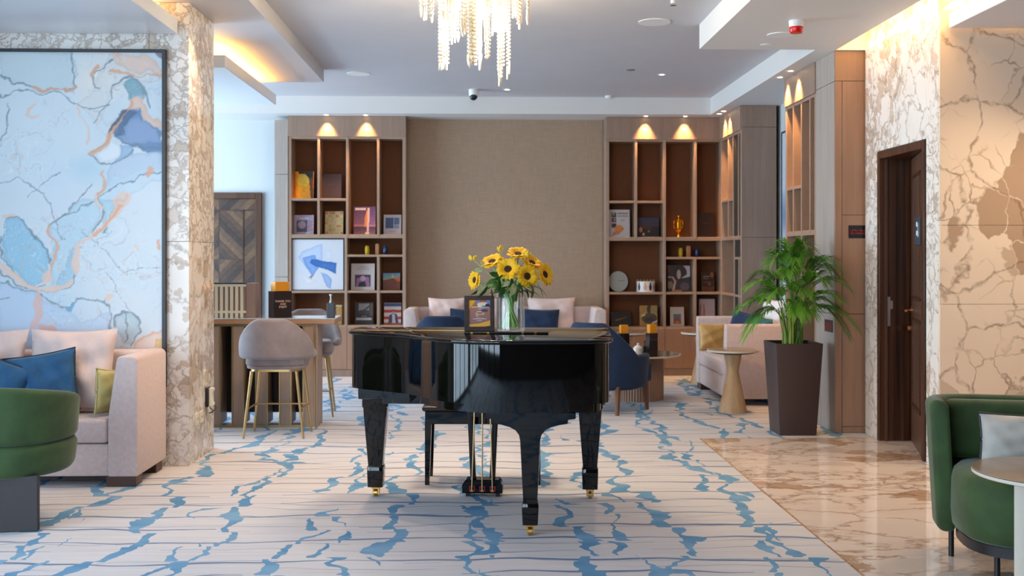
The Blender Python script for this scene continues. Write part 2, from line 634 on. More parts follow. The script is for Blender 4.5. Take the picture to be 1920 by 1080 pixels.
def font(name, s, size, mat, parent, loc, rot=(PI / 2, 0, 0), align='CENTER', sx=1.0):
    c = bpy.data.curves.new(name, 'FONT')
    c.body, c.size, c.align_x, c.align_y = s, size, align, 'CENTER'
    c.extrude = .0004
    tmp = link(name, c)
    me = bpy.data.meshes.new_from_object(tmp.evaluated_get(bpy.context.evaluated_depsgraph_get()))
    bpy.data.objects.remove(tmp)
    o = link(name, me, mat, parent, loc, rot)
    o.scale = (sx, 1, 1)
    return o


# ------------------------------------------------------------------ flat print: a small painted grid, one colour per point
class Canvas:
    def __init__(s, nx, ny, bg):
        s.nx, s.ny = nx, ny
        s.v, s.u = np.meshgrid(np.linspace(0, 1, ny), np.linspace(0, 1, nx), indexing='ij')   # v runs downwards
        s.a = np.ones((ny, nx, 3)) * np.array(bg, float)

    def put(s, m, c, k=1.0):
        m = (np.clip(m, 0, 1) * k)[..., None]
        s.a = s.a * (1 - m) + np.array(c, float) * m
        return s

    def rect(s, x0, y0, x1, y1, c, k=1.0):
        return s.put(((s.u >= x0) & (s.u <= x1) & (s.v >= y0) & (s.v <= y1)).astype(float), c, k)

    def ell(s, x, y, rx, ry, c, k=1.0, soft=.15):
        d = np.sqrt(((s.u - x) / rx) ** 2 + ((s.v - y) / ry) ** 2)
        return s.put((1 - d) / soft + .5, c, k)

    def poly(s, pts, c, k=1.0):
        m = np.zeros(s.u.shape, bool)
        n = len(pts)
        for i in range(n):
            (x0, y0), (x1, y1) = pts[i], pts[(i + 1) % n]
            if y0 == y1: continue
            cr = ((y0 > s.v) != (y1 > s.v)) & (s.u < (x1 - x0) * (s.v - y0) / (y1 - y0) + x0)
            m ^= cr
        return s.put(m.astype(float), c, k)

    def grad(s, x0, y0, x1, y1, c0, c1):
        m = (s.u >= x0) & (s.u <= x1) & (s.v >= y0) & (s.v <= y1)
        f = np.clip((s.v - y0) / (y1 - y0), 0, 1)[..., None]
        s.a = np.where(m[..., None], np.array(c0) * (1 - f) + np.array(c1) * f, s.a)
        return s

    def lines(s, x0, y0, x1, n, c, h=.012, gap=.03, k=.8, seed=1):
        r = random.Random(seed)
        for i in range(n):
            w = (x1 - x0) * r.uniform(.5, 1) / 2
            m = (x0 + x1) / 2
            s.rect(m - w, y0 + i * gap, m + w, y0 + i * gap + h, c, k)
        return s

    def speck(s, amt, seed=0):
        r = np.random.default_rng(seed)
        s.a = s.a + (r.random(s.u.shape)[..., None] - .5) * amt
        return s


def print_bm(cv, w, h, name, mat, parent, loc=(0, 0, 0), rot=(0, 0, 0), obj_name=None):
    """painted panel in the x-z plane facing -y, bottom centre at the origin"""
    nx, ny = cv.nx, cv.ny
    co = np.zeros((ny, nx, 3))
    co[..., 0] = (cv.u - .5) * w
    co[..., 2] = (1 - cv.v) * h
    idx = np.arange(nx * ny).reshape(ny, nx)
    f = np.stack([idx[1:, :-1], idx[1:, 1:], idx[:-1, 1:], idx[:-1, :-1]], -1).reshape(-1, 4)
    me = bpy.data.meshes.new(name)
    me.from_pydata(co.reshape(-1, 3).tolist(), [], f.tolist())
    a = np.clip(cv.a, 0, 255) / 255
    a = np.where(a <= .04045, a / 12.92, ((a + .055) / 1.055) ** 2.4)
    at = me.color_attributes.new('Col', 'FLOAT_COLOR', 'POINT')
    at.data.foreach_set('color', np.concatenate([a.reshape(-1, 3), np.ones((nx * ny, 1))], 1).astype(np.float32).ravel())
    return link(name, me, mat, parent, loc, rot)

# ------------------------------------------------------------------ setting: floor
ZC, ZA, ZR, ZS = 3.33, 3.20, 3.13, 2.98        # tray ceiling, left ceiling, right soffit, dropped panels
XM, YM = 1.72, 8.43                            # edge of the marble walkway
bm = B()
prism([(-7, -4), (XM, -4), (XM, YM), (4.2, YM), (4.2, 13.6), (-7, 13.6)], -.06, 0, bm=bm)
floor = struct(obj('floor', bm, CARPET, smooth=0))
fm = struct(obj('floor', bx(XM, 7, -4, YM, -.06, -.012), DARKP, smooth=0))
ys = [-4, -2.4, -.8, .8, 2.4, 4.0, 5.08, 6.68, YM - .012]
xs = [XM + .012, 3.35, 4.95, 7]
for y0, y1 in zip(ys, ys[1:]):
    for x0, x1 in zip(xs, xs[1:]):
        obj('marble_tile', rb(x0 + .001, x1 - .001, y0 + .001, y1 - .001, -.012, 0, .0015, 1), MARB_F, fm)
obj('border_strip', bx(XM, XM + .012, -4, YM - .01, -.012, .001), marble('marble_border', (196, 160, 124), (140, 100, 66), (170, 130, 96), 5, rough=.08), fm)
obj('border_strip', bx(XM, 7, YM - .012, YM, -.012, .001), bpy.data.materials['marble_border'], fm)

# ------------------------------------------------------------------ setting: ceilings
struct(obj('ceiling', bx(-7, 7, -4, 13.6, ZC, ZC + .12), CEIL, smooth=0))
struct(obj('ceiling', bx(-7, -1.6, -4, 10.8, ZA, ZC), CEIL, smooth=0))                     # left level with its fascia
struct(obj('ceiling', rb(-7, -2.10, -4, 7.41, ZS, ZS + .10, .004, 1), CEIL_G, smooth=0))   # dropped panel over the sofa
struct(obj('ceiling', rb(-7, -2.09, 8.73, 10.86, ZS, ZS + .105, .004, 1), CEIL_G, smooth=0))
struct(obj('ceiling', bx(1.76, 2.88, -4, 8.62, ZR, ZC), CEIL_LIT, smooth=0))                   # right dropped strip
struct(obj('ceiling', bx(2.71, 4.2, 8.62, 13.6, ZR, ZC), CEIL_LIT, smooth=0))                  # soffit over the side bookcases
struct(obj('ceiling', rb(3.17, 7, -4, 7.17, 3.0, 3.1, .004, 1), CEIL_G, smooth=0))         # dropped panel by the warm marble
struct(obj('beam', bx(-7, 2.71, 12.6, 13.6, ZR, ZC), BEAMW, smooth=0))

# ------------------------------------------------------------------ setting: walls
def slab_wall(name, x0, x1, y0, y1, z0, z1, mat, core=.02, face='-y', cols=(), rows=(), inset=0):
    """wall core with stone slabs on the side that shows; joints left open between the slabs"""
    w = struct(obj(name, bx(x0 + inset + (core if '-x' in face else 0), x1 - (core if '+x' in face else 0), y0 + (core if '-y' in face else 0), y1, z0, z1), DARKP, smooth=0))
    g = .0012
    zz = [z0, *rows, z1]
    if '-y' in face:
        cc = [x0, *cols, x1]
        for a, b in zip(cc, cc[1:]):
            for c, d in zip(zz, zz[1:]):
                obj('marble_slab', rb(a + g, b - g, y0, y0 + core, c + g, d - g, .001, 1), mat, w)
    for fx, sx in (('-x', x0), ('+x', x1 - core)):
        if fx in face:
            cc = [y0 + core, *([] if '-y' in face and cols else cols), y1]
            for a, b in zip(cc, cc[1:]):
                for c, d in zip(zz, zz[1:]):
                    obj('marble_slab', rb(sx, sx + core, a + g, b - g, c + g, d - g, .001, 1), mat, w)
    return w


slab_wall('wall_left', -7, -2.30, 7.42, 7.7, 0, ZA, MARB, cols=(-4.6,), rows=(1.5,))
slab_wall('column', -2.30, -2.025, 7.42, 8.10, 0, ZA, MARB, face='-y+x', rows=(1.55,))
# left outer wall with the two tall window bays
wl = struct(obj('wall_left_outer', bx(-5.0, -4.8, -4, 7.42, 2.95, ZC), WHITE, smooth=0))
struct(obj('wall_left_outer', bx(-5.0, -4.8, 5.2, 7.42, 0, 2.95), WHITE, smooth=0))
struct(obj('wall_left_outer', bx(-5.0, -4.8, -4, -1.4, 0, 2.95), WHITE, smooth=0))
struct(obj('wall_left_outer', bx(-5.0, -4.8, -1.4, 5.2, 0, .02), WHITE, smooth=0))
struct(obj('wall_left_bay', bx(-6.1, -6, 7.7, 13.3, 2.85, ZC), WHITE, smooth=0))
struct(obj('wall_left_bay', bx(-6.1, -6, 7.7, 8.4, 0, 2.85), WHITE, smooth=0))
struct(obj('wall_left_bay', bx(-6.1, -6, 12.8, 13.3, 0, 2.85), WHITE, smooth=0))
def window(name, x, y0, y1, z0, z1, n):
    w = struct(link(name, None, loc=(x, y0, 0)))
    L = y1 - y0
    for i in range(n + 1):
        obj('mullion', bx(0, .09, L * i / n - .03, L * i / n + .03, z0, z1), BLACKM, w, smooth=0)
    for z in (z0, z0 + .75, z1 - .05):
        obj('transom', bx(.01, .08, 0, L, z, z + .05), BLACKM, w, smooth=0)
window('window_1', -4.68, -1.4, 5.2, .02, 2.95, 7)
window('window_2', -5.80, 8.4, 12.8, .15, 2.85, 4)
# curtains drawn between the window panes
def curtain(name, x, y0, y1, z1, label):
    pts = []
    n = 60
    for i in range(n + 1):
        y = y0 + (y1 - y0) * i / n
        pts.append((x + .04 * math.sin(i * 1.05), y))
    loop = pts + [(p[0] + .012, p[1]) for p in pts[::-1]]
    tag(obj(name, prism(loop, .03, z1), plain('curtain_cloth_%s' % label[:4], (206, 198, 188), .9, var=.04, vscale=5), smooth=60), label, 'curtain')
curtain('curtain', -4.5, 1.25, 1.75, 2.9, 'pale curtain hanging beside the tall left windows')
curtain('curtain', -4.5, 4.7, 5.3, 2.9, 'cream curtain at the end of the left windows')
# dark rear wall behind the camera; its glazing is added for the cool light
struct(obj('wall_rear', bx(-7, 7, -1.7, -1.5, 0, ZC), plain('rear_wall_paint', (70, 60, 54), .6), smooth=0))
struct(obj('wall_right_outer', bx(7, 7.2, -4, 7.6, 0, ZC), plain('right_wall_paint', (190, 166, 142), .7), smooth=0))

w3 = struct(link('added_glazing', None, loc=(0, -1.36, 0)))
for i in range(8):
    obj('mullion', bx(-6.5 + 5.2 / 7 * i - .05, -6.5 + 5.2 / 7 * i + .05, 0, .08, 0, 2.95), BLACKM, w3, smooth=0)
for z in (.25, 2.2, 2.9):
    obj('transom', bx(-6.5, -1.3, .01, .07, z, z + .05), BLACKM, w3, smooth=0)

# right side: warm marble wall facing the camera, then the door wall
XD = 3.12
slab_wall('wall_right', XD, 7, 7.20, 7.45, 0, ZC, MARB_W, cols=(4.75,), rows=(1.12, 1.66), inset=.035)
wr = struct(link('wall_right_side', None))
for y0, y1, z0, z1 in ((7.22, 7.425, 0, ZC), (8.335, 8.62, 0, ZC), (7.425, 8.335, 2.275, ZC)):
    obj('marble_slab', rb(XD, XD + .03, y0 + .001, y1 - .001, z0 + .001, z1 - .001, .001, 1), MARB, wr)
    obj('wall_core', bx(XD + .03, XD + .42, max(y0, 7.45), y1, z0, z1), DARKP, wr, smooth=0)

# back wall
struct(obj('wall_back', bx(-7, 4.2, 13.3, 13.6, 0, ZC), WHITE, smooth=0))
struct(obj('wall_back_centre', bx(-.925, 1.484, 13.15, 13.3, 0, ZR), WOVEN, smooth=0))
pl = atY(515, 300, 12.85).x; pr = atY(540, 300, 12.85).x
tp = struct(obj('trim_1', bx(pl, pr, 12.855, 13.3, 0, 3.06), DARKP, smooth=0))
zj = atY(527, 327, 12.85).z
for z0, z1 in ((0, 1.2), (1.2, zj), (zj, 3.08)):
    obj('veneer_panel', rb(pl, pr, 12.84, 12.86, z0 + .002, z1 - .002, .002, 1), OAKG, tp)
# right wall of the lounge: recess with loveseat between the two side bookcases
XR = 2.88
struct(obj('wall_right_recess', bx(3.32, 3.6, 10.07, 13.3, 0, ZR), WHITE, smooth=0))
wp = struct(obj('wall_right_pier', bx(XR + .012, 3.272, 11.812, 12.2, 0, ZR), DARKP, smooth=0))
zp = atY(1425, 238, 11.8).z; zq = atY(1425, 445, 11.8).z
for z0, z1 in ((0, zq), (zq, zp), (zp, ZR)):
    obj('veneer_panel', rb(XR + .002, 3.272, 11.80, 11.815, z0 + .0015, z1 - .0015, .002, 1), OAK, wp)
wq = struct(obj('wall_right_panel', bx(XR + .012, XD + .4, 8.662, 9.15, 0, ZR), DARKP, smooth=0))
zh = atY(1600, 152, 8.65).z
xa, xb = atY(1579, 600, 8.65).x, atY(1647, 600, 8.65).x
za, zb, zc_ = atY(1600, 403, 8.65).z, atY(1600, 589, 8.65).z, atY(1600, 800, 8.65).z
g = .0018
for x0, x1, z0, z1 in ((XR, 3.3, zh, ZR), (XR, xa, 0, zh), (xa, 3.3, za, zh), (xa, 3.3, zb, za), (xa, 3.3, zc_, zb), (xa, 3.3, 0, zc_)):
    obj('veneer_panel', rb(x0 + g, x1 - g, 8.65, 8.665, z0 + g, z1 - g, .0015, 1), OAKP, wq)
for z0, z1 in ((.0, zb), (zb, zh), (zh, ZR)):
    obj('veneer_panel', rb(XR, XR + .013, 8.668, 9.148, z0 + g, z1 - g, .0015, 1), OAKG, wq)

# ------------------------------------------------------------------ left door in the white back wall
dx1 = atY(490, 400, 13.25).x
dtop = atY(450, 361, 13.25).z
dr = struct(link('door_1', None, loc=(dx1, 13.30, 0)))
W = 1.05
obj('door_frame', rb(-.075, 0, -.05, .0, 0, dtop, .004, 1), WALNUT, dr)
obj('door_frame', rb(-W, -W + .075, -.05, .0, 0, dtop, .004, 1), WALNUT, dr)
obj('door_frame', rb(-W + .075, -.075, -.05, .0, dtop - .075, dtop, .004, 1), WALNUT, dr)
leaf = obj('door_leaf', bx(-W + .075, -.075, -.012, .0, .0, dtop - .075), DARKP, dr, smooth=0)


def clip(poly, f):
    out = []
    for i in range(len(poly)):
        a, b = poly[i], poly[(i + 1) % len(poly)]
        fa, fb = f(a), f(b)
        if fa >= 0: out.append(a)
        if (fa >= 0) != (fb >= 0):
            t = fa / (fa - fb)
            out.append((a[0] + (b[0] - a[0]) * t, a[1] + (b[1] - a[1]) * t))
    return out


def parquet(x0, x1, z0, z1, sgn, ox, oz, wdt, y):
    k = 0
    d0 = min(sgn * (x - ox) + (z - oz) for x in (x0, x1) for z in (z0, z1))
    d1 = max(sgn * (x - ox) + (z - oz) for x in (x0, x1) for z in (z0, z1))
    n0, n1 = math.floor(d0 / wdt), math.ceil(d1 / wdt)
    for n in range(n0, n1):
        q = [(x0, z0), (x1, z0), (x1, z1), (x0, z1)]
        q = clip(q, lambda p: sgn * (p[0] - ox) + (p[1] - oz) - n * wdt)
        if len(q) > 2: q = clip(q, lambda p: (n + 1) * wdt - sgn * (p[0] - ox) - (p[1] - oz))
        ar = abs(sum(q[i][0] * q[(i + 1) % len(q)][1] - q[(i + 1) % len(q)][0] * q[i][1] for i in range(len(q)))) / 2 if len(q) > 2 else 0
        if ar < 2e-4: continue
        mx, mz = sum(p[0] for p in q) / len(q), sum(p[1] for p in q) / len(q)
        q = [(mx + (p[0] - mx) * .985, mz + (p[1] - mz) * .985) for p in q]
        obj('veneer_strip', prism(q, y - .004 - .001 * (k % 3), y, 'y'), WALN[(n * 7 + int(sgn) * 3 + k) % 5], leaf, smooth=0)
        k += 1


pz1 = atY(450, 395, 13.25).z
px1 = -.075 - .16
px0 = -W + .075 + .16
pm = (px0 + px1) / 2
zm = pz1 - .60
for zc0 in (zm, zm - 1.2):
    for (a, b) in ((px0, pm), (pm, px1)):
        for (c, d) in ((zc0, zc0 + .6), (max(.2, zc0 - .6), zc0)):
            if d - c < .05: continue
            sg = -1 if ((a == px0) == (c == zc0)) else 1
            parquet(a, b, c, d, sg, pm, zc0, .085, -.014)
parquet(px1 + .012, -.077, .05, pz1, -1, px1, 1.2, .11, -.013)
parquet(-W + .077, px0 - .012, .05, pz1, 1, px0, 1.2, .11, -.013)
parquet(-W + .077, pm, pz1 + .012, dtop - .077, 1, pm, pz1, .11, -.013)
parquet(pm, -.077, pz1 + .012, dtop - .077, -1, pm, pz1, .11, -.013)
for a in ((px1, px1 + .012, .2, pz1 + .012), (px0 - .012, px0, .2, pz1 + .012)):
    obj('panel_moulding', bx(a[0], a[1], -.026, -.012, a[2], a[3]), WALNUT, leaf, smooth=0)
obj('panel_moulding', bx(px0, px1, -.026, -.012, pz1, pz1 + .012), WALNUT, leaf, smooth=0)

# ------------------------------------------------------------------ right door, ajar, in the marble side wall
d2 = struct(link('door_2', None, loc=(XD, 0, 0)))
y0, y1, zt = 7.43, 8.33, 2.27
JW = .30
obj('door_frame', rb(-.012, JW, y1 - .05, y1, 0, zt, .003, 1), ZEBRA, d2)
obj('door_frame', rb(-.012, .0, y0, y0 + .05, 0, zt, .003, 1), ZEBRA, d2)
obj('door_frame', rb(-.012, JW, y0 + .05, y1 - .05, zt - .06, zt, .003, 1), ZEBRA, d2)
for k, (ya, yb) in enumerate(((y1 - .062, y1 - .05),)):
    obj('door_stop', bx(.03, .05, ya, yb, 0, zt - .06), WALNUT, d2, smooth=0)
lv = link('door_leaf', None, parent=d2, loc=(.002, y0 + .055, 0), rot=(0, 0, -math.radians(16.5)))
obj('leaf_board', rb(0, .045, 0, .80, .008, zt - .065, .002, 1), WALNUT, lv)
for ya, yb, za_, zb_ in ((.13, .67, .30, .98), (.13, .67, 1.12, zt - .2)):
    m = B()
    for a in ((ya, yb, za_, za_ + .025), (ya, yb, zb_ - .025, zb_), (ya, ya + .025, za_, zb_), (yb - .025, yb, za_, zb_)):
        box(m, -.008, 0, *a)
    obj('panel_moulding', m, ZEBRA, lv, smooth=0)
hz = 1.03
obj('door_handle', tube([(-.002, .735, hz), (-.045, .735, hz), (-.055, .72, hz), (-.055, .62, hz)], .010, 10), COPPER, lv)
obj('door_handle', prism([(.735 + .026 * math.cos(2 * PI * i / 20), hz + .026 * math.sin(2 * PI * i / 20)) for i in range(20)], -.010, 0, 'x'), COPPER, lv)
obj('door_lock', prism([(.735 + .024 * math.cos(2 * PI * i / 20), hz - .14 + .024 * math.sin(2 * PI * i / 20)) for i in range(20)], -.035, 0, 'x'), COPPER, lv)
obj('strike_plate', bx(.045, .075, y1 - .054, y1 - .0495, .90, 1.13), STEEL, d2, smooth=0)
obj('strike_plate', bx(.075, .095, y1 - .054, y1 - .0495, 1.035, 1.10), STEEL, d2, smooth=0)
struct(obj('dark_beyond_door', bx(XD + .9, XD + 1.0, 7.4, 8.6, 0, ZC), DARKH, smooth=0))  # near black, the dark of the unlit room beyond put into the colour
# washroom sign on the leaf
sg = thing('washroom_sign', 'slate grey washroom sign plate on the dark door left ajar', 'sign')
sg.parent = None
sg.matrix_world = Matrix.Translation((XD + .002, y0 + .055, 0)) @ Matrix.Rotation(-math.radians(16.5), 4, 'Z') @ Matrix.Translation((-.001, .10, 0))
zs0, zs1 = 1.53, 1.735
obj('plate', rb(-.012, 0, .0, .30, zs0, zs1, .002, 1), GREYT, sg)
for z in (1.60, 1.665):
    m = B()
    box(m, -.0135, -.012, .135, .20, z, z + .035)
    obj('pictogram', m, WHITET, sg, smooth=0)
obj('lettering', bx(-.0135, -.012, .085, .10, 1.60, 1.69), WHITET, sg, smooth=0)
obj('lettering', tube([(-.0125, .092, 1.63), (-.0125, .06, 1.615), (-.0125, .06, 1.595), (-.0125, .095, 1.59)], .004, 5), WHITET, sg)

# ------------------------------------------------------------------ bookcases built into the back corner
def bookcase(label, width, depth, uprights, boards, zhead, zbase, ztop, loc, rz, label_name='bookcase', dark=True):
    """uprights: (x centre, thickness, z0, z1); boards: (z centre, thickness, x0, x1)"""
    t = thing(label_name, label, 'bookcase', loc, rz, 'built-in lounge bookcases')
    for x, th, z0, z1 in uprights:
        obj('upright', rb(x - th / 2, x + th / 2, 0, depth - .01, z0, z1, .002, 1), OAKE, t, smooth=0)
    for z, th, x0, x1 in boards:
        obj('shelf', rb(x0 + .002, x1 - .002, .004, depth - .01, z - th / 2, z + th / 2, .002, 1), OAKE, t, smooth=0)
    obj('back_panel', bx(0, width, depth - .01, depth, zbase, zhead), BACKP if dark else OAK, t, smooth=0)
    obj('header_panel', rb(0, width, -.012, depth, zhead, ztop, .002, 1), OAK, t, smooth=0)
    n = 2 if width > 1.2 else 1
    for i in range(n):
        obj('cabinet_door', rb(width * i / n + .002, width * (i + 1) / n - .002, .0, .02, .09, zbase - .002, .002, 1), OAKP, t, smooth=0)
    obj('cabinet_body', bx(.003, width - .003, .02, depth, .0, zbase - .004), OAK, t, smooth=0)
    obj('plinth', bx(.003, width - .003, .012, .02, .0, .086), OAK, t, smooth=0)
    return t


YB = 12.85
BD = .30
BZ = {}
def bc_from_px(px0, px1, uppers, lowers, rows, label, loc_y=YB):
    """uppers/lowers: px of the dividers above/below the main shelf; rows: (py, px0, px1)"""
    x0, x1 = atY(px0, 400, loc_y).x, atY(px1, 400, loc_y).x
    X = lambda p, q=400: atY(p, q, loc_y).x - x0
    Zm = rows['main']
    zh, zb = rows['head'], rows['base']
    up = [(.02, .04, zb, zh), (x1 - x0 - .02, .04, zb, zh)]
    for p in uppers: up.append((X(p), .03, Zm, zh))
    for p, za_ in lowers: up.append((X(p), .032, zb, za_))
    bo = [(zh - .012, .03, 0, x1 - x0), (Zm, .046, 0, x1 - x0), (zb, .034, 0, x1 - x0)]
    for z, a, b in rows['extra']: bo.append((z, .028, X(a) if a > px0 else .02, X(b) if b < px1 else x1 - x0 - .02))
    return bookcase(label, x1 - x0, BD, up, bo, zh, zb, ZR - .002, (x0, loc_y, 0), 0), x0, x1


zl = lambda py, px=650: atY(px, py, YB).z
L_main, L_head, L_base = zl(443), zl(256), zl(612.5)
bcl, bx0, bx1 = bc_from_px(540, 761, (597.4, 651.2, 709.3), ((648.6, L_main), (709.3, zl(479.5))),
    dict(main=L_main, head=L_head, base=L_base, extra=[(zl(374), 540, 651.2), (zl(479.5), 648.6, 761), (zl(547.2), 540, 761)]),
    'taupe oak bookcase left of the woven back wall, with framed blue artwork in it')
zr = lambda py, px=1247: atY(px, py, YB).z
R_main, R_head, R_base = zr(448), zr(261.5), zr(615.7)
bcr, cx0, cx1 = bc_from_px(1136, 1357.6, (1192.6, 1246.4, 1304.3), ((1246.2, R_main), (1303.6, zr(484))),
    dict(main=R_main, head=R_head, base=R_base, extra=[(zr(378.7), 1136, 1246.4), (zr(484), 1246.2, 1357.6), (zr(550), 1136, 1357.6)]),
    'taupe oak bookcase right of the woven back wall, with golden trophy in it')
# the two bookcases along the right wall
def side_case(yfar, ynear, ups, lows, rows, label):
    t_w = yfar - ynear
    Xl = lambda p: yfar - atX(p, 400, XR).y
    zh, zb, Zm = R_head, R_base, R_main
    up = [(.02, .04, zb, zh), (t_w - .02, .04, zb, zh)]
    for p in ups: up.append((Xl(p), .028, Zm, zh))
    for p, za_ in lows: up.append((Xl(p), .03, zb, za_))
    bo = [(zh - .012, .03, 0, t_w), (Zm, .046, 0, t_w), (zb, .034, 0, t_w)]
    for z, a, b in rows: bo.append((z, .028, Xl(a) if a else .02, Xl(b) if b else t_w - .02))
    return bookcase(label, t_w, .28, up, bo, zh, zb, ZR - .002, (XR, yfar, 0), -PI / 2, dark=False)


side_case(12.84, 11.815, (1365, 1374.2, 1384), ((1376, R_main), (1385, zr(484))), [(zr(378.7), None, 1374.2), (zr(484), 1376, None), (zr(550), None, None)],
          'narrow side bookcase between back corner and pier beside the loveseat')
side_case(10.07, 9.15, (1487, 1502.3, 1518.2), ((1502.3, R_main),), [(atX(1490, 352, XR).z, None, 1502.3), (zr(550), None, None)],
          'side bookcase behind the tall palm')

# ------------------------------------------------------------------ ceiling fittings
def downlight(p, label, group, spot=0, col=SPOTC, angle=66, r=.032, tilt=(0, 0, 0)):
    t = thing('downlight', label, 'downlight', p, group=group)
    obj('trim_ring', lathe([(r * .75, -.001), (r * 1.35, -.003), (r * 1.4, -.001), (r * 1.4, .0), (r * .75, 0)], 24), WHITEP, t)
    obj('lens', lathe([(r * .74, -.0015), (r * .74, .0)], 24), LAMPW, t)
    if spot: lamp('spot', 'SPOT', (0, 0, -.012), spot, col, t, .02, angle, .9, tilt)
    return t


gl = 'spotlights over the bookcases'
for i, (px, nm) in enumerate(((612, 'left'), (686, 'right'))):
    p = atY(px, 216, 12.765)
    downlight((p.x, 12.765, ZR), '%s of the two spotlights washing the left bookcase header' % nm, gl, 75, tilt=(.19, 0, 0))
for i, (px, nm) in enumerate(((1211, 'left'), (1285, 'right'))):
    p = atY(px, 218, 12.765)
    downlight((p.x, 12.765, ZR), '%s of the two spotlights washing the right bookcase header' % nm, gl, 75, tilt=(.19, 0, 0))
for (px, py), nm in zip(((1350, 213.5), (1361, 208.5), (1467, 145), (1486, 133)), (
        'farther spotlight by the corner side bookcase', 'nearer spotlight by the corner side bookcase', 'farther spotlight before the bookcase behind the palm', 'nearer spotlight before the bookcase behind the palm')):
    p = atZ(px, py, ZR)
    downlight((XR - .085, p.y, ZR), nm, gl, 85, angle=70, tilt=(0, -.22, 0))
for px, py, nm in ((951, 168, 'small round downlight in the ceiling beside the dome camera'), (1241, 140, 'small round downlight in the tray ceiling right of the chandelier')):
    p = atZ(px, py, ZC)
    downlight(p, nm, 'tray ceiling downlights', 40, (1, .78, .55), 95, .035)
# unseen spots without fixtures, added to warm the carpet and right marble wall
for i, (x, y) in enumerate(((-.9, 7.6), (1.1, 7.6), (-1.0, 6.4))):
    lamp('spot', 'SPOT', (x, y, ZC - .02), 62, (1, .68, .42), None, .04, 100, .8)
for i, (x, y) in enumerate(((-1.80, 6.6), (-1.82, 7.4))):
    lamp('spot', 'SPOT', (x, y, ZA - .02), 45, (1, .70, .45), None, .04, 95, .8)
lamp('spot', 'SPOT', (4.2, 6.45, 2.97), 85, (1, .72, .45), None, .05, 120, .8)
lamp('spot', 'SPOT', (3.45, 6.5, 2.97), 48, (1, .72, .45), None, .05, 120, .8)

for px, py, z, r, nm in ((672, 138, ZC, .12, 'round speaker grille in the ceiling by the left dropped panel'), (1227, 41, ZC, .13, 'large round speaker grille in the tray ceiling right of the chandelier'),
                         (1463, 65, ZR, .10, 'round speaker grille beside the fire alarm')):
    t = thing('ceiling_speaker', nm, 'speaker', atZ(px, py, z))
    obj('rim', lathe([(r * .88, -.006), (r, -.006), (r, 0), (r * .88, 0)], 36), WHITEP, t)
    obj('grille', lathe([(r * .88, -.004), (r * .88, 0)], 36), plain('speaker_grille_%d' % px, (150, 150, 156), .7), t)
p = atZ(1437, 84, ZR)
t = thing('ceiling_sensor', 'small dark recessed sensor in the right ceiling strip below the speaker', 'sensor', p)
obj('ring', lathe([(.03, -.004), (.048, -.004), (.05, 0), (.03, 0)], 24), WHITEP, t)
obj('lens', lathe([(.03, -.003), (.03, 0)], 24), BLACKS, t)
p = atZ(1183, 131, ZC)
t = thing('ceiling_sensor', 'small dark recessed sensor in the tray ceiling left of a downlight', 'sensor', p)
obj('ring', lathe([(.028, -.004), (.042, -.004), (.044, 0), (.028, 0)], 24), plain('bronze_ring', (120, 108, 100), .4), t)
obj('lens', lathe([(.028, -.003), (.028, 0)], 24), BLACKS, t)
p = atZ(1142, 180, ZC)
tag(obj('smoke_detector', lathe([(.05, 0), (.05, -.012), (.035, -.028), (.001, -.03)], 24), WHITEP, loc=p), 'flat white smoke detector at the back edge of the ceiling', 'detector')
p = atZ(1262, -4, ZC)
t = thing('sprinkler', 'white ceiling sprinkler right of the chandelier', 'sprinkler', p)
obj('rose', lathe([(.04, 0), (.04, -.006), (.018, -.012), (.018, -.04), (.001, -.041)], 20), WHITEP, t)
obj('deflector', lathe([(.001, -.052), (.022, -.053), (.022, -.056), (.001, -.057)], 16), STEEL, t)
p = atZ(1493, 39, ZR)
t = thing('fire_alarm', 'white and red fire alarm beacon under the right ceiling strip', 'alarm', p)
obj('base', lathe([(.052, 0), (.052, -.03), (.05, -.045), (.001, -.046)], 28), WHITEP, t)
obj('beacon', lathe([(.048, -.045), (.048, -.075), (.04, -.088), (.001, -.09)], 28), REDP, t)
p = atZ(888, 168, ZC)
t = thing('security_camera', 'white dome security camera at the back of the tray ceiling', 'camera', p)
obj('housing', lathe([(.055, 0), (.055, -.05), (.05, -.075), (.03, -.085), (.001, -.087)], 28), WHITEP, t)
obj('dome', ball((0, -.012, -.080), .044, 20, 14), BLACKS, t)

# ------------------------------------------------------------------ chandelier over the piano
ct = 7.2
cpos = atY(890, 100, ct)
ch = thing('chandelier', 'crystal bead chandelier glowing over the black piano', 'chandelier', (cpos.x, ct, ZC))
obj('ceiling_plate', lathe([(.36, 0), (.36, -.03), (.34, -.04), (.001, -.041)], 48), BRASS, ch)
sc_ = ct / FPX
bead_cache = {}


def strand_mesh(nb, kind):
    if (nb, kind) in bead_cache: return bead_cache[nb, kind]
    m = B()
    st = .0255
    for i in range(nb):
        r = .0102
        ball((0, 0, -.012 - i * st), r, 7, 4, m)
    z = -.012 - nb * st
    if kind == 1: lathe([(.001, z + .01), (.010, z), (.012, z - .03), (.004, z - .07), (.001, z - .072)], 8, bm=m)
    if kind == 2: lathe([(.001, z + .01), (.007, z + .006), (.007, z - .085), (.001, z - .09)], 6, bm=m)
    me = bpy.data.meshes.new('bead_strand')
    bmesh.ops.recalc_face_normals(m, faces=m.faces)
    m.to_mesh(me); m.free()
    me.polygons.foreach_set('use_smooth', [True] * len(me.polygons))
    me.materials.append(CRYSTAL)
    bead_cache[nb, kind] = me
    return me


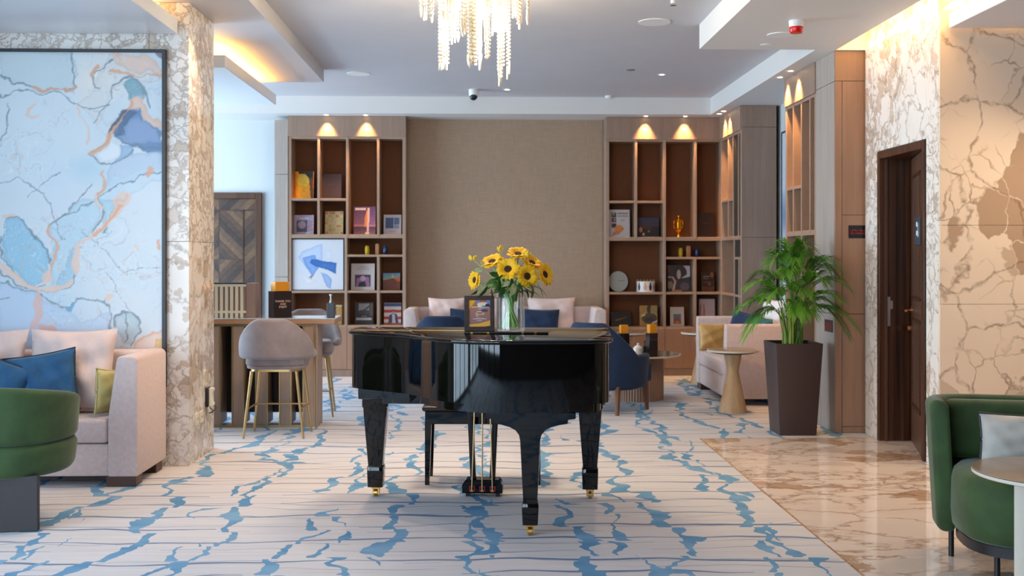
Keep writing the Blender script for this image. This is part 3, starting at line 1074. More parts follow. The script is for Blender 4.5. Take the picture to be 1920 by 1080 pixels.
clusters = [(794, 6, 36, 6, 0), (812, 9, 50, 8, 2), (832, 11, 130, 15, 10), (852, 9, 74, 10, 12), (868, 7, 77, 8, 8), (884, 8, 142, 12, 30), (897, 7, 132, 12, 40), (911, 7, 128, 9, 50),
            (927, 6, 68, 7, 8), (945, 12, 150, 15, 24), (965, 4, 16, 4, 0), (974, 8, 55, 8, 8), (990, 4, 46, 5, 0), (890, 50, 30, 26, 60), (850, 40, 60, 10, 25), (925, 30, 60, 10, 25)]
for cx, hw, by, n, var in clusters:
    R = .37
    xc = (cx - 890) * sc_
    ymax = math.sqrt(max(.002, R * R - xc * xc)) * .8
    yc = random.uniform(-ymax, ymax)
    for i in range(max(4, int(n * .72))):
        x = xc + random.uniform(-hw, hw) * sc_
        y = max(-ymax, min(ymax, yc + random.uniform(-.05, .05)))
        if n > 20: y = random.uniform(-ymax, ymax)
        zb_ = atY(cx, by - random.random() ** 1.5 * var - random.uniform(0, 4), ct).z
        drop = ZC - .041 - zb_
        kd = random.choice((0, 0, 1, 2))
        nb = max(4, int((drop - (.07 if kd else .01)) / .0255))
        link('bead_strand', strand_mesh(nb, kd), None, ch, (x, y, -.041))
for i in range(6):
    a = i * PI / 3
    x, y = .16 * math.cos(a), .16 * math.sin(a)
    obj('bulb', lathe([(.001, -.10), (.012, -.11), (.014, -.16), (.009, -.19), (.001, -.195)], 12), plain('bulb_glow_%d' % i, (255, 214, 150), .4, emit=160), ch, loc=(x, y, -.02 - .12 * (i % 2)))
    obj('bulb_holder', lathe([(.008, -.041), (.008, -.12)], 8), BRASS, ch, loc=(x, y, 0 if i % 2 == 0 else -.1))
for x, y, z in ((0, 0, -.30), (-.13, -.05, -.2), (.13, .05, -.2), (0, -.14, -.22), (0.02, .14, -.22), (-.02, 0, -.45), (-.2, .02, -.42), (.2, -.02, -.42), (-.2, -.08, -.32), (.2, .08, -.32), (0, -.06, -.55)):
    lamp('strand_light', 'POINT', (x, y, z), 13, (1, .82, .56), ch, .03)  # point lights added among the strands to brighten the beads, not at the bulbs

# ------------------------------------------------------------------ the big painting over the sofa
def noise2(x, y, s, seed):
    """smooth value noise"""
    r = np.random.default_rng(seed)
    T = r.random((64, 64))
    X, Y = x / s, y / s
    xi, yi = np.floor(X).astype(int), np.floor(Y).astype(int)
    fx, fy = X - xi, Y - yi
    fx, fy = fx * fx * (3 - 2 * fx), fy * fy * (3 - 2 * fy)
    g_ = lambda a, b: T[a % 64, b % 64]
    return (g_(xi, yi) * (1 - fx) + g_(xi + 1, yi) * fx) * (1 - fy) + (g_(xi, yi + 1) * (1 - fx) + g_(xi + 1, yi + 1) * fx) * fy


def fbm(x, y, s, seed):
    return .5 * noise2(x, y, s, seed) + .3 * noise2(x, y, s / 2.1, seed + 1) + .2 * noise2(x, y, s / 4.3, seed + 2)


yp = 7.385
fr_r = atY(310.5, 300, yp).x
fr_t = atY(250, 92.5, yp).z
ppx = FPX / yp
fr_l, fr_b = -4.45, .55
ptw = fr_r - fr_l
cv = Canvas(int(ptw / .0066), int((fr_t - fr_b) / .0066), (212, 226, 236))
# canvas coordinates run in hundredths of the picture's own width: q to the right from the right edge (negative), w downwards from the top
q0 = (cv.u - 1) * ptw * ppx + 308.0
w0 = cv.v * (fr_t - fr_b) * ppx + 93.0
qx = q0 + (fbm(q0 + 900, w0, 46, 3) - .5) * 26 + (fbm(q0 + 900, w0, 9, 5) - .5) * 6
wy = w0 + (fbm(q0 + 900, w0, 46, 13) - .5) * 26 + (fbm(q0 + 900, w0, 9, 15) - .5) * 6


def pdist(pts):
    d = np.full(qx.shape, 1e9)
    tt = np.zeros(qx.shape)
    n = len(pts) - 1
    for i in range(n):
        (ax, ay), (bx_, by_) = pts[i], pts[i + 1]
        vx, vy = bx_ - ax, by_ - ay
        k = np.clip(((qx - ax) * vx + (wy - ay) * vy) / (vx * vx + vy * vy + 1e-9), 0, 1)
        e = np.hypot(qx - ax - k * vx, wy - ay - k * vy)
        m = e < d
        d = np.where(m, e, d)
        tt = np.where(m, (i + k) / n, tt)
    return d, tt


def stroke(pts, w, c, k=1.0, soft=1.2, vary=0.5):
    d, tt = pdist(pts)
    wv = w * (1 - vary + 2 * vary * fbm(q0 + 500, w0, 30, int(pts[0][0]) % 50 + 60))
    cv.put(np.clip((wv - d) / soft + .5, 0, 1), c, k)


def wash(pts, c, k=.8, soft=3.0):
    m = np.zeros(qx.shape, bool)
    n = len(pts)
    for i in range(n):
        (x0, y0_), (x1, y1_) = pts[i], pts[(i + 1) % n]
        if y0_ == y1_: continue
        m ^= ((y0_ > wy) != (y1_ > wy)) & (qx < (x1 - x0) * (wy - y0_) / (y1_ - y0_) + x0)
    d, _ = pdist(pts + [pts[0]])
    s = np.clip(.5 + np.where(m, d, -d) / soft, 0, 1)
    t_ = .75 + .5 * fbm(q0 + 300, w0, 40, 77)
    cv.put(s * np.clip(t_, 0, 1), c, k)
    cv.put(np.clip(1 - d / 7, 0, 1) * m, tuple(x * .82 for x in c), .5 * k)


def glowblob(x, y, rx, ry, c, k=.8):
    d = np.sqrt(((qx - x) / rx) ** 2 + ((wy - y) / ry) ** 2)
    cv.put(np.clip(1 - d, 0, 1) ** .8, c, k)


INK, PEACH, OR, DEEP, TEAL, SKY, PALE = (70, 96, 118), (240, 196, 172), (232, 150, 104), (58, 106, 168), (96, 152, 172), (124, 192, 226), (238, 244, 250)
glowblob(-60, 250, 160, 200, (186, 216, 236), .6)
glowblob(40, 600, 190, 120, (160, 204, 236), .8)
glowblob(60, 250, 130, 110, (216, 232, 240), .8)
glowblob(190, 150, 60, 70, (250, 238, 222), .9)
glowblob(235, 520, 120, 120, (214, 230, 240), .9)
glowblob(120, 330, 80, 80, (206, 224, 240), .8)
glowblob(170, 315, 50, 40, (158, 210, 228), .6)
wash([(0, 140), (60, 165), (140, 175), (150, 130), (135, 93), (0, 93)], (186, 210, 218), .7)
wash([(150, 190), (180, 165), (200, 100), (260, 93), (300, 130), (270, 160), (235, 150), (215, 165), (212, 205), (180, 230)], (222, 222, 220), .6)
wash([(205, 96), (270, 94), (306, 130), (303, 146), (275, 132), (240, 126), (214, 112)], PEACH, .9)
wash([(285, 93), (308, 93), (308, 115), (296, 105)], (96, 70, 100), .8)
wash([(236, 152), (247, 137), (256, 146), (271, 182), (262, 190), (238, 190)], TEAL, .95)
wash([(258, 182), (268, 192), (284, 214), (306, 226), (306, 236), (282, 232), (268, 208), (240, 198), (238, 190)], PEACH, 1)
wash([(238, 200), (262, 200), (276, 222), (306, 238), (306, 292), (282, 286), (262, 268), (246, 266), (230, 258), (214, 244), (226, 220)], DEEP, .95)
wash([(236, 202), (258, 204), (246, 226), (226, 250), (216, 244)], (30, 64, 108), .9)
wash([(262, 212), (300, 240), (306, 270), (262, 262), (232, 258), (248, 226)], (120, 150, 200), .85)
wash([(184, 284), (206, 250), (222, 262), (222, 284), (204, 300), (190, 298)], PALE, .95)
wash([(222, 262), (250, 268), (252, 286), (210, 302), (222, 284)], (110, 160, 210), .8)
wash([(210, 302), (260, 280), (302, 286), (300, 320), (250, 334), (200, 350)], (176, 202, 232), .8)
wash([(190, 362), (215, 330), (250, 320), (304, 310), (304, 336), (250, 356), (205, 390)], (190, 220, 240), .7)
wash([(8, 440), (20, 412), (50, 406), (66, 428), (84, 458), (94, 480), (90, 512), (70, 533), (40, 520), (16, 490)], SKY, .95)
wash([(98, 424), (150, 380), (188, 362), (184, 410), (172, 432), (150, 452), (140, 480), (122, 512), (100, 536), (96, 470)], (176, 214, 234), .85)
wash([(196, 365), (226, 370), (208, 400), (196, 440), (186, 440), (190, 400)], (160, 208, 228), .8)
wash([(116, 505), (136, 470), (142, 520), (128, 540), (104, 540)], (130, 190, 222), .8)
wash([(0, 524), (60, 550), (120, 572), (150, 600), (210, 585), (212, 615), (180, 648), (0, 648)], (176, 206, 242), .75)
wash([(220, 612), (222, 594), (238, 588), (256, 600), (262, 622), (250, 646), (226, 640)], (172, 200, 214), .9)
wash([(250, 650), (270, 632), (290, 620), (308, 612), (308, 700), (240, 700)], PEACH, .9)
wash([(292, 634), (308, 630), (308, 650), (292, 650)], (240, 170, 60), .9)
# faint ink contours that follow the drift of the pigment
fld = fbm(q0 + 1200 + (fbm(q0 + 400, w0, 70, 91) - .5) * 120, w0 + (fbm(q0 + 400, w0, 70, 95) - .5) * 120, 95, 88)
msk = np.clip((fbm(q0 + 700, w0, 90, 51) - .42) * 6, 0, 1)
for lev, wdt, c_, kk in ((7, .030, (120, 150, 172), .45), (4, .020, (236, 178, 150), .5), (11, .022, (250, 252, 254), .5)):
    fr_ = np.abs((fld * lev) % 1 - .5)
    cv.put(np.clip((wdt - fr_) / (wdt * .6) + .2, 0, 1) * msk, c_, kk)
    band = np.clip(.5 - ((fld * lev) % 1) , 0, 1)
    cv.put(band * msk, (160, 198, 222), .14)
for pts, w in (([(0, 136), (30, 152), (60, 160), (95, 167), (125, 172), (146, 162), (141, 138), (136, 115), (139, 93)], 1.5), ([(-60, 190), (0, 176), (30, 165), (60, 168), (100, 172), (140, 190), (175, 200), (214, 202)], 1.2),
               ([(206, 108), (196, 122), (184, 132), (183, 150), (190, 162)], 1.6), ([(215, 156), (235, 142), (248, 136), (260, 152), (270, 176), (280, 198)], 2.0), ([(215, 156), (213, 172), (220, 186), (206, 205), (186, 214), (172, 226)], 1.1),
               ([(20, 190), (15, 215), (10, 240), (0, 262)], 1.2), ([(10, 430), (16, 414), (35, 405), (52, 409), (62, 425), (72, 445), (83, 460), (93, 474), (96, 486)], 1.6), ([(8, 440), (7, 458), (12, 482), (26, 510), (45, 526), (70, 535), (88, 530)], 1.6),
               ([(97, 423), (120, 408), (140, 388), (156, 366), (172, 350)], 1.0), ([(97, 424), (130, 402), (160, 386), (188, 364)], 1.0), ([(190, 355), (194, 375), (186, 408), (172, 434)], 1.6), ([(236, 360), (220, 384), (206, 398), (198, 420), (190, 440)], 1.8),
               ([(0, 522), (30, 540), (60, 547), (80, 552), (100, 562), (118, 568), (133, 575), (148, 566), (170, 560), (195, 563), (210, 580), (214, 600), (210, 618)], 1.3), ([(0, 505), (34, 535), (80, 546), (130, 542), (141, 530), (140, 515)], 1.6),
               ([(218, 614), (221, 596), (236, 588), (251, 593), (259, 606), (262, 620), (255, 636), (244, 648)], 1.8), ([(240, 592), (239, 612), (234, 636)], 1.5), ([(172, 288), (188, 300), (212, 302), (240, 290), (250, 276)], 1.6),
               ([(230, 258), (250, 266), (272, 272), (300, 280)], 2.2), ([(240, 200), (226, 222), (212, 242), (192, 262), (176, 284)], 1.6), ([(304, 318), (280, 326), (250, 334), (210, 352), (190, 364)], 1.0), ([(118, 450), (90, 360), (40, 330), (-40, 350)], .8),
               ([(150, 430), (240, 510), (300, 500)], .5), ([(205, 510), (240, 570), (262, 610)], .6), ([(60, 360), (100, 325), (116, 318)], .8), ([(-90, 300), (-40, 420), (0, 500)], 1.4), ([(-120, 560), (-40, 540), (20, 560)], 1.2)):
    stroke(pts, w, INK, .75)
for pts, w, c in (([(242, 196), (228, 224), (212, 242), (194, 262), (176, 286)], 5, OR), ([(150, 192), (147, 206), (154, 226), (163, 246), (170, 268)], 1.8, PEACH), ([(60, 160), (100, 168), (130, 172), (147, 160)], 1.6, OR),
                  ([(236, 364), (220, 392), (206, 408), (188, 428), (168, 444), (150, 460), (146, 480), (140, 500)], 6.5, PEACH), ([(230, 380), (206, 408), (176, 440)], 4, OR), ([(188, 362), (184, 372), (190, 380)], 5, PEACH), ([(192, 356), (200, 344), (190, 330), (196, 320)], 3, OR),
                  ([(0, 494), (24, 514), (44, 530), (72, 540), (104, 541), (124, 536), (136, 524)], 5, PEACH), ([(96, 424), (98, 440), (108, 460), (98, 500), (96, 520)], 2.5, OR), ([(84, 510), (92, 502), (96, 520), (86, 522)], 5, PEACH), ([(78, 556), (80, 575), (76, 596), (70, 610)], 5, (226, 170, 160)),
                  ([(84, 608), (94, 608), (100, 612)], 4, (226, 160, 140)), ([(250, 650), (272, 632), (300, 616)], 1.6, OR), ([(204, 560), (214, 558)], 7, PEACH), ([(276, 330), (284, 318)], 4, OR), ([(258, 462), (262, 470)], 4, PEACH), ([(300, 446), (300, 462)], 3, OR), ([(210, 128), (240, 132), (276, 140), (300, 134)], 2.5, OR),
                  ([(182, 132), (186, 118)], 3, OR), ([(10, 408), (26, 404)], 4, PEACH), ([(52, 205), (62, 190)], 2.5, PEACH), ([(50, 210), (78, 214)], 2, PEACH)):
    stroke(pts, w, c, .85, 1.6, .8)
stroke([(236, 204), (226, 224), (208, 244)], 3, (24, 44, 74), .9, 2, .9)
stroke([(126, 574), (134, 580), (140, 572)], 4, (60, 140, 190), .9, 2, .5)
cv.a = (255 - (255 - cv.a) * .84) * .86 + np.array([240, 238, 234]) * .14
pt = thing('painting', 'large pale blue and peach abstract ink painting over the pink sofa', 'painting', ((fr_l + fr_r) / 2, yp, fr_b))
print_bm(cv, ptw - .03, fr_t - fr_b - .03, 'canvas', PRINT, pt, (0, .004, .015))
m = B()
hw_, hh = ptw / 2, fr_t - fr_b
for a in ((-hw_, hw_, -.012, .034, 0, .022), (-hw_, hw_, -.012, .034, hh - .022, hh), (-hw_, -hw_ + .022, -.012, .034, .022, hh - .022), (hw_ - .022, hw_, -.012, .034, .022, hh - .022)):
    box(m, *a)
obj('frame', m, BLACKM, pt, smooth=0)
obj('stretcher', bx(-hw_ + .015, hw_ - .015, .006, .03, .015, hh - .015), DARKP, pt, smooth=0)

# abstract painting inside the right recess
Yr0, Yr1 = 10.2, 11.75
cv = Canvas(60, 90, (196, 206, 222))
qx, wy, q0, w0 = cv.u * 60, cv.v * 90, cv.u * 60, cv.v * 90
glowblob(40, 10, 40, 30, (214, 224, 240), .8); glowblob(20, 44, 50, 14, (70, 110, 160), .8); glowblob(34, 30, 30, 10, (40, 80, 110), .8); glowblob(30, 60, 24, 8, (226, 196, 110), .8); glowblob(44, 80, 30, 12, (120, 150, 190), .8)
pz1_, pz0_ = atX(1466, 249, 3.30).z, .95
pt2 = thing('painting', 'blue and yellow abstract painting in the recess behind the loveseat', 'painting', (3.295, (Yr0 + Yr1) / 2, pz0_), rz=-PI / 2)
print_bm(cv, 1.3, pz1_ - pz0_ - .03, 'canvas', PRINT, pt2, (0, -.008, .015))
m = B()
for a in ((-.665, .665, -.016, .02, 0, .018), (-.665, .665, -.016, .02, pz1_ - pz0_ - .018, pz1_ - pz0_), (-.665, -.648, -.016, .02, .018, pz1_ - pz0_ - .018), (.648, .665, -.016, .02, .018, pz1_ - pz0_ - .018)):
    box(m, *a)
obj('frame', m, BLACKM, pt2, smooth=0)
obj('stretcher', bx(-.65, .65, -.006, .018, .016, pz1_ - pz0_ - .016), DARKP, pt2, smooth=0)

# ------------------------------------------------------------------ grand piano, seen from its tail
PO = (0.0, 6.43)
PHI = -math.radians(5)
pn = thing('grand_piano', 'black lacquered grand piano standing on the patterned carpet', 'piano', (PO[0], PO[1], 0), PHI)


def spline(pts, n=6):
    out = []
    m = len(pts)
    for i in range(m - 1):
        p0, p1, p2, p3 = pts[max(i - 1, 0)], pts[i], pts[i + 1], pts[min(i + 2, m - 1)]
        for k in range(n):
            t = k / n
            out.append(tuple(.5 * (2 * b + (c - a) * t + (2 * a - 5 * b + 4 * c - d) * t * t + (3 * b - a - 3 * c + d) * t ** 3) for a, b, c, d in zip(p0, p1, p2, p3)))
    out.append(pts[-1])
    return out


curve = spline([(-.757, -.29), (-.735, -.335), (-.66, -.40), (-.546, -.475), (-.42, -.56), (-.30, -.69), (-.18, -.845), (-.04, -.955), (.15, -1.0), (.42, -.985), (.60, -.955), (.70, -.915), (.745, -.85), (.757, -.76)], 8)
outline = [(-.757, 0)] + curve + [(.757, 0)]


def inset(pts, d):
    n = len(pts)
    out = []
    for i in range(n):
        a, b, c = Vector(pts[i - 1]), Vector(pts[i]), Vector(pts[(i + 1) % n])
        n1 = Vector((-(b - a).y, (b - a).x)).normalized()
        n2 = Vector((-(c - b).y, (c - b).x)).normalized()
        nn = (n1 + n2)
        nn = nn / max(nn.length ** 2 / 2, .3)
        out.append((b.x + nn.x * d, b.y + nn.y * d))
    return out


def slab_round(pts, z0, z1, r):
    """slab with rounded rim edges; pts run counter-clockwise"""
    loops = []
    for a in (0, 1, 2, 3):
        t = a / 3 * PI / 2
        loops.append([(p[0], p[1], z0 + r - r * math.cos(t)) for p in inset(pts, r - r * math.sin(t))])
    for a in (0, 1, 2, 3):
        t = a / 3 * PI / 2
        loops.append([(p[0], p[1], z1 - r + r * math.sin(t)) for p in inset(pts, r - r * math.cos(t))])
    return loft(B(), loops)


# the lid in two leaves with the brass hinge between them
HG = -.275
main = [(-.757, HG)] + [p for p in curve if p[1] < HG] + [(.757, HG)]
obj('lid', slab_round(main, .999, 1.021, .009), BLACKG, pn, smooth=50)
flap = [(-.757, 0), (-.757, HG + .003), (.757, HG + .003), (.757, 0)]
obj('front_lid', slab_round(flap, .999, 1.021, .006), BLACKG, pn, smooth=50)
obj('lid_hinge', bx(-.72, .72, HG - .006, HG + .006, 1.0205, 1.0218), BRASS, pn, smooth=0)
rim = inset(outline, .022)
ri = inset(outline, .06)
m = B()
loft(m, [[(p[0], p[1], .69) for p in rim], [(p[0], p[1], .9965) for p in rim]])
obj('rim', m, BLACKG, pn, smooth=50)
obj('lid_pad', prism(inset(outline, .05), .9965, 1.0, 'z'), DARKP, pn)
inner = [p for p in inset(outline, .065) if p[1] < -.38]
inner = [(max(p[0], -.30), p[1]) for p in inner if p[0] > -.32]
inner = [(-.30, -.40)] + [p for p in inner if p[1] < -.42] + [(.69, -.40)]
obj('under_rim', prism(inner, .642, .692, 'z'), BLACKG, pn, smooth=50)
obj('keybed', rb(-.73, .73, -.14, .20, .60, .692, .004, 1), BLACKG, pn)
obj('key_block', rb(-.735, -.62, .0, .22, .692, .80, .006, 1), BLACKG, pn)
obj('key_block', rb(.62, .735, .0, .22, .692, .80, .006, 1), BLACKG, pn)
wk = obj('white_keys', bx(-.615, .615, .03, .185, .70, .725), PORC, pn, smooth=0)
m = B()
for i in range(52):
    if i % 7 in (0, 2, 3, 5, 6):
        box(m, -.615 + 1.23 / 52 * (i + .7), -.615 + 1.23 / 52 * (i + 1.25), .03, .13, .725, .737)
obj('black_keys', m, BLACKS, wk, smooth=0)['kind'] = 'stuff'
obj('fallboard', rb(-.62, .62, .0, .025, .692, .90, .004, 1), BLACKG, pn)
obj('keybed_beam', rb(-.55, .20, -.32, -.20, .60, .692, .004, 1), BLACKG, pn)
for x, y in ((-.42, -.42), (.1, -.45)):
    obj('brace', rb(x - .05, x + .05, -.80 if x > 0 else -.45, -.14, .62, .69, .004, 1), BLACKG, pn)


def square_loop(w, d, z, r=.006):
    return [(p[0], p[1], z) for p in rrect(-w / 2, w / 2, -d / 2, d / 2, r, 3)]


def piano_leg(x, y, top):
    L = loft(B(), [square_loop(.150, .120, top), square_loop(.150, .120, top - .055), square_loop(.138, .112, top - .062), square_loop(.134, .11, top - .10), square_loop(.084, .08, .185)])
    lg = obj('leg', L, BLACKG, pn, loc=(x, y, 0), smooth=30)
    obj('foot_block', loft(B(), [square_loop(.084, .08, .19), square_loop(.096, .09, .180), square_loop(.096, .09, .145), square_loop(.09, .086, .06)]), BLACKG, lg, smooth=30)
    caster(lg)
    return lg


def caster(lg):
    m = B()
    box(m, -.025, .025, -.022, .03, .048, .061)
    for s in (-1, 1):
        prism([(-.014, .05), (.02, .05), (.010, .006), (-.016, .012)], s * .017 - .004, s * .017 + .004, 'x', bm=m)
    obj('caster_fork', m, BRASS, lg, smooth=0)
    obj('caster_wheel', prism([(-.004 + .021 * math.cos(2 * PI * i / 18), .0215 + .021 * math.sin(2 * PI * i / 18)) for i in range(18)], -.011, .011, 'x'), BRASS, lg)


piano_leg(-.645, -.015, .60)
piano_leg(.645, 0.0, .60)
# tail leg with its flared bracket
lx, ly = .325, -.865
hwp, hwn = .232, .018
prof = [(-.235, .645), (-.235, .610), (-.195, .606), (-.195, .585), (-.15, .578), (-.105, .565), (-.075, .548), (-.058, .525), (-.052, .495), (-.036, .17), (.036, .17), (.052, .495), (.058, .525), (.075, .548), (.105, .565), (.15, .578), (.195, .585), (.195, .606), (.235, .610), (.235, .645)]
pts = [(p[0], p[1]) for p in prof]
lg = obj('leg', bevel(prism(pts, -.042, .042, 'y'), .004, 1), BLACKG, pn, loc=(lx, ly, 0), rot=(0, 0, 0), smooth=30)
obj('foot_block', loft(B(), [square_loop(.078, .082, .175), square_loop(.086, .09, .165), square_loop(.086, .09, .135), square_loop(.078, .084, .06)]), BLACKG, lg, smooth=30)
caster(lg)
# pedal lyre
ly_ = obj('pedal_lyre', bevel(prism([(-.122, .0), (.122, .0), (.122, .05), (.10, .082), (-.10, .082), (-.122, .05)], -.05, .05, 'y'), .003, 1), BLACKG, pn, loc=(0, .02, .025), smooth=30)
for s in (-1, 1):
    obj('lyre_post', loft(B(), [[(s * .058 + p[0], p[1], .08) for p in rrect(-.017, .017, -.02, .02, .004, 2)], [(s * .082 + p[0], p[1], .60) for p in rrect(-.017, .017, -.02, .02, .004, 2)]]), BLACKG, ly_)
obj('cross_bar', rb(-.075, .075, -.03, .0, .455, .49, .003, 1), BLACKG, ly_)
for i, x in enumerate((-.062, 0, .062)):
    obj('pedal_rod', tube([(x, -.056, .022), (x * .72, -.04, .575)], .0042, 8), BRASSM, ly_)
    m = B()
    for a in ((x - .016, x + .016, .012, .016), (x - .016, x + .016, .040, .044), (x - .016, x - .012, .016, .04), (x + .012, x + .016, .016, .04)):
        box(m, a[0], a[1], -.053, -.049, a[2], a[3])
    obj('felt_slot', m, plain('red_felt_%d' % i, (190, 30, 36), .9), ly_, smooth=0)
    obj('pedal', rb(x - .009, x + .009, -.062, -.048, .012, .024, .002, 1), BRASSM, ly_)
    obj('pedal_lever', rb(x - .018, x + .018, .05, .16, .015, .03, .005, 2), BRASS, ly_)
# lyre stands on the rug: short rubber feet
for s in (-1, 1):
    obj('foot', bx(s * .09 - .012, s * .09 + .012, -.02, .02, -.0245, 0), BLACKS, ly_, smooth=0)

# bench behind the piano
bn = thing('piano_bench', 'black piano bench with padded seat tucked behind the grand piano', 'bench', (0.005, 6.90, 0), PHI * .4)
obj('seat_pad', bevel(bx(-.385, .385, -.165, .165, .465, .50), .018, 3), plain('bench_leather', (40, 34, 34), .25), bn)
obj('apron', rb(-.365, .365, -.15, .15, .385, .465, .003, 1), BLACKG, bn)
for sx in (-1, 1):
    for sy in (-1, 1):
        obj('leg', loft(B(), [[(sx * .345 + p[0], sy * .13 + p[1], .40) for p in rrect(-.021, .021, -.021, .021, .003, 1)], [(sx * .352 + p[0], sy * .135 + p[1], 0) for p in rrect(-.014, .014, -.014, .014, .003, 1)]]), BLACKG, bn, smooth=30)

# ------------------------------------------------------------------ things on the piano
ZL = 1.0215
ty = atZ(950, 624.5, ZL).y
tx0, tx1 = atY(871, 625, ty).x, atY(1028, 625, ty).x
tr = thing('tray', 'thin black tray under the vase and picture frame on the piano', 'tray', ((tx0 + tx1) / 2, ty + .02, ZL + .001), PHI * .3)
obj('slab', rb(-(tx1 - tx0) / 2, (tx1 - tx0) / 2, -.085, .085, 0, .009, .002, 1), BLACKS, tr)
for x in (-.19, -.10, .09, .16):
    obj('brass_inlay', bx(x - .006, x + .006, -.0858, -.0852, .001, .008), BRASS, tr, smooth=0)
ZT = ZL + .0105
fx = atY(899, 600, ty + .0).x
pf = thing('picture_frame', 'dark wooden picture frame with orange event flyer on the piano', 'picture frame', (fx, ty + .02, ZT), rot=(-.10, 0, .05))
fw, fh = .168, .196
m = B()
for a in ((-fw / 2, fw / 2, 0, .024), (-fw / 2, fw / 2, fh - .024, fh), (-fw / 2, -fw / 2 + .024, .024, fh - .024), (fw / 2 - .024, fw / 2, .024, fh - .024)):
    box(m, a[0], a[1], -.010, .010, a[2], a[3])
obj('moulding', m, wood('frame_wood', (52, 36, 32), (78, 54, 46), 'X', 30, .4), pf, smooth=0)
cv = Canvas(90, 112, (132, 96, 92))
cv.grad(0, 0, 1, 1, (196, 124, 88), (150, 104, 100))
cv.poly([(0, 0), (.36, 0), (.05, .36), (0, .36)], (255, 176, 40)).poly([(.34, 0), (1, 0), (1, .30), (.6, .34), (.42, .18)], (130, 130, 186))
cv.ell(.66, .07, .13, .08, (196, 96, 50)).ell(.66, .2, .26, .10, (236, 214, 190)).ell(.48, .2, .07, .08, (240, 224, 196)).ell(.86, .22, .10, .07, (60, 44, 40)).ell(.78, .26, .2, .03, (60, 40, 36)).ell(.72, .4, .16, .05, (96, 72, 70))
cv.poly([(.16, .24), (.36, .12), (.44, .25)], (186, 110, 70))
cv.rect(.16, .265, .92, .285, (255, 255, 255), .9).rect(.44, .34, .6, .36, (255, 240, 230), .8).lines(.30, .43, .70, 1, (255, 255, 255), .016)
cv.rect(.33, .48, .43, .505, (240, 230, 226), .7).rect(.62, .48, .72, .505, (240, 230, 226), .7).lines(.18, .53, .84, 1, (255, 240, 235), .012).rect(.34, .58, .48, .61, (240, 230, 230), .7)
cv.lines(.2, .66, .84, 2, (240, 230, 230), .013, .03).lines(.3, .75, .7, 1, (235, 225, 225), .016)
cv.poly([(0, .90), (.5, .86), (1, .74), (1, .92), (.6, 1), (0, 1)], (246, 176, 70)).poly([(.7, 1), (1, .93), (1, 1)], (130, 100, 90))
print_bm(cv, fw - .04, fh - .04, 'flyer', PRINT, pf, (0, -.004, .02))
obj('back_board', bx(-fw / 2 + .012, fw / 2 - .012, -.002, .009, .012, fh - .012), BLACKS, pf, smooth=0)
obj('easel', prism([(.008, .13), (.012, .13), (.062, .012), (.056, .008)], -.02, .02, 'x'), BLACKS, pf, smooth=0)

vx = atY(957.5, 600, ty).x
VZ = ZT
vs = thing('vase', 'clear glass cylinder vase of water holding the sunflowers', 'vase', (vx, ty + .015, VZ))
R = .079
obj('glass', lathe([(.001, 0), (R - .004, 0), (R, .004), (R, .232), (R - .002, .235), (R - .004, .232), (R - .004, .014), (.001, .013)], 48), GLASS, vs)
obj('water', lathe([(.001, .0132), (R - .0045, .0135), (R - .0045, .188), (.001, .188)], 48), WATER, vs)
V0 = Vector((vx, ty + .015, VZ))


def petal_me():
    bm_ = B()
    pr = [(0, .0035, 0), (.012, .011, .002), (.026, .0135, .003), (.040, .0085, .001), (.046, .0004, -.003)]
    rows = [[bm_.verts.new((x, -w, z)) for x, w, z in pr], [bm_.verts.new((x, 0, z + .0025)) for x, w, z in pr], [bm_.verts.new((x, w, z)) for x, w, z in pr]]
    for a, b in zip(rows, rows[1:]):
        for i in range(4): bm_.faces.new((a[i], a[i + 1], b[i + 1], b[i]))
    me_ = bpy.data.meshes.new('petal')
    bm_.to_mesh(me_); bm_.free()
    me_.polygons.foreach_set('use_smooth', [True] * len(me_.polygons))
    me_.materials.append(PETAL)
    return me_


PET = petal_me()


def leaf_bm(L, W, fold=.15, droop=.25):
    bm_ = B()
    n = 6
    rows = []
    for i in range(n + 1):
        t = i / n
        w = W / 2 * math.sin(PI * t ** .8) * (1 - .15 * t) + .0004
        z = -droop * L * t * t
        rows.append([bm_.verts.new((L * t, -w, z + fold * w)), bm_.verts.new((L * t, 0, z)), bm_.verts.new((L * t, w, z + fold * w))])
    for a, b in zip(rows, rows[1:]):
        for k in range(2): bm_.faces.new((a[k], b[k], b[k + 1], a[k + 1]))
    return bm_


def aim(v, roll=0.0):
    """rotation taking local +z to v"""
    q = Vector((0, 0, 1)).rotation_difference(Vector(v).normalized())
    return (q.to_matrix() @ Matrix.Rotation(roll, 3, 'Z')).to_euler()


def hf(px, py, dy=0.0):
    """a point of the bouquet, dy metres nearer (-) or farther (+) than the vase axis"""
    return atY(px, py, V0.y + dy)


def stem_path(top, direction, seed):
    r = random.Random(seed)
    a = r.uniform(0, 2 * PI)
    foot = V0 + Vector((.045 * math.cos(a), .045 * math.sin(a), .02))
    neck = V0 + Vector((-.03 * math.cos(a), -.03 * math.sin(a), .22))
    d = Vector(direction).normalized()
    pts = []
    p0, p1, p2, p3 = foot, neck, top - d * .06 - Vector((0, 0, .02)), top
    for i in range(15):
        t = i / 14
        q = foot.lerp(neck, t / .55) if t < .55 else None
        if q is None:
            s = (t - .55) / .45
            q = neck * (1 - s) ** 2 + p2 * 2 * s * (1 - s) + p3 * s * s
        pts.append(q)
    return pts


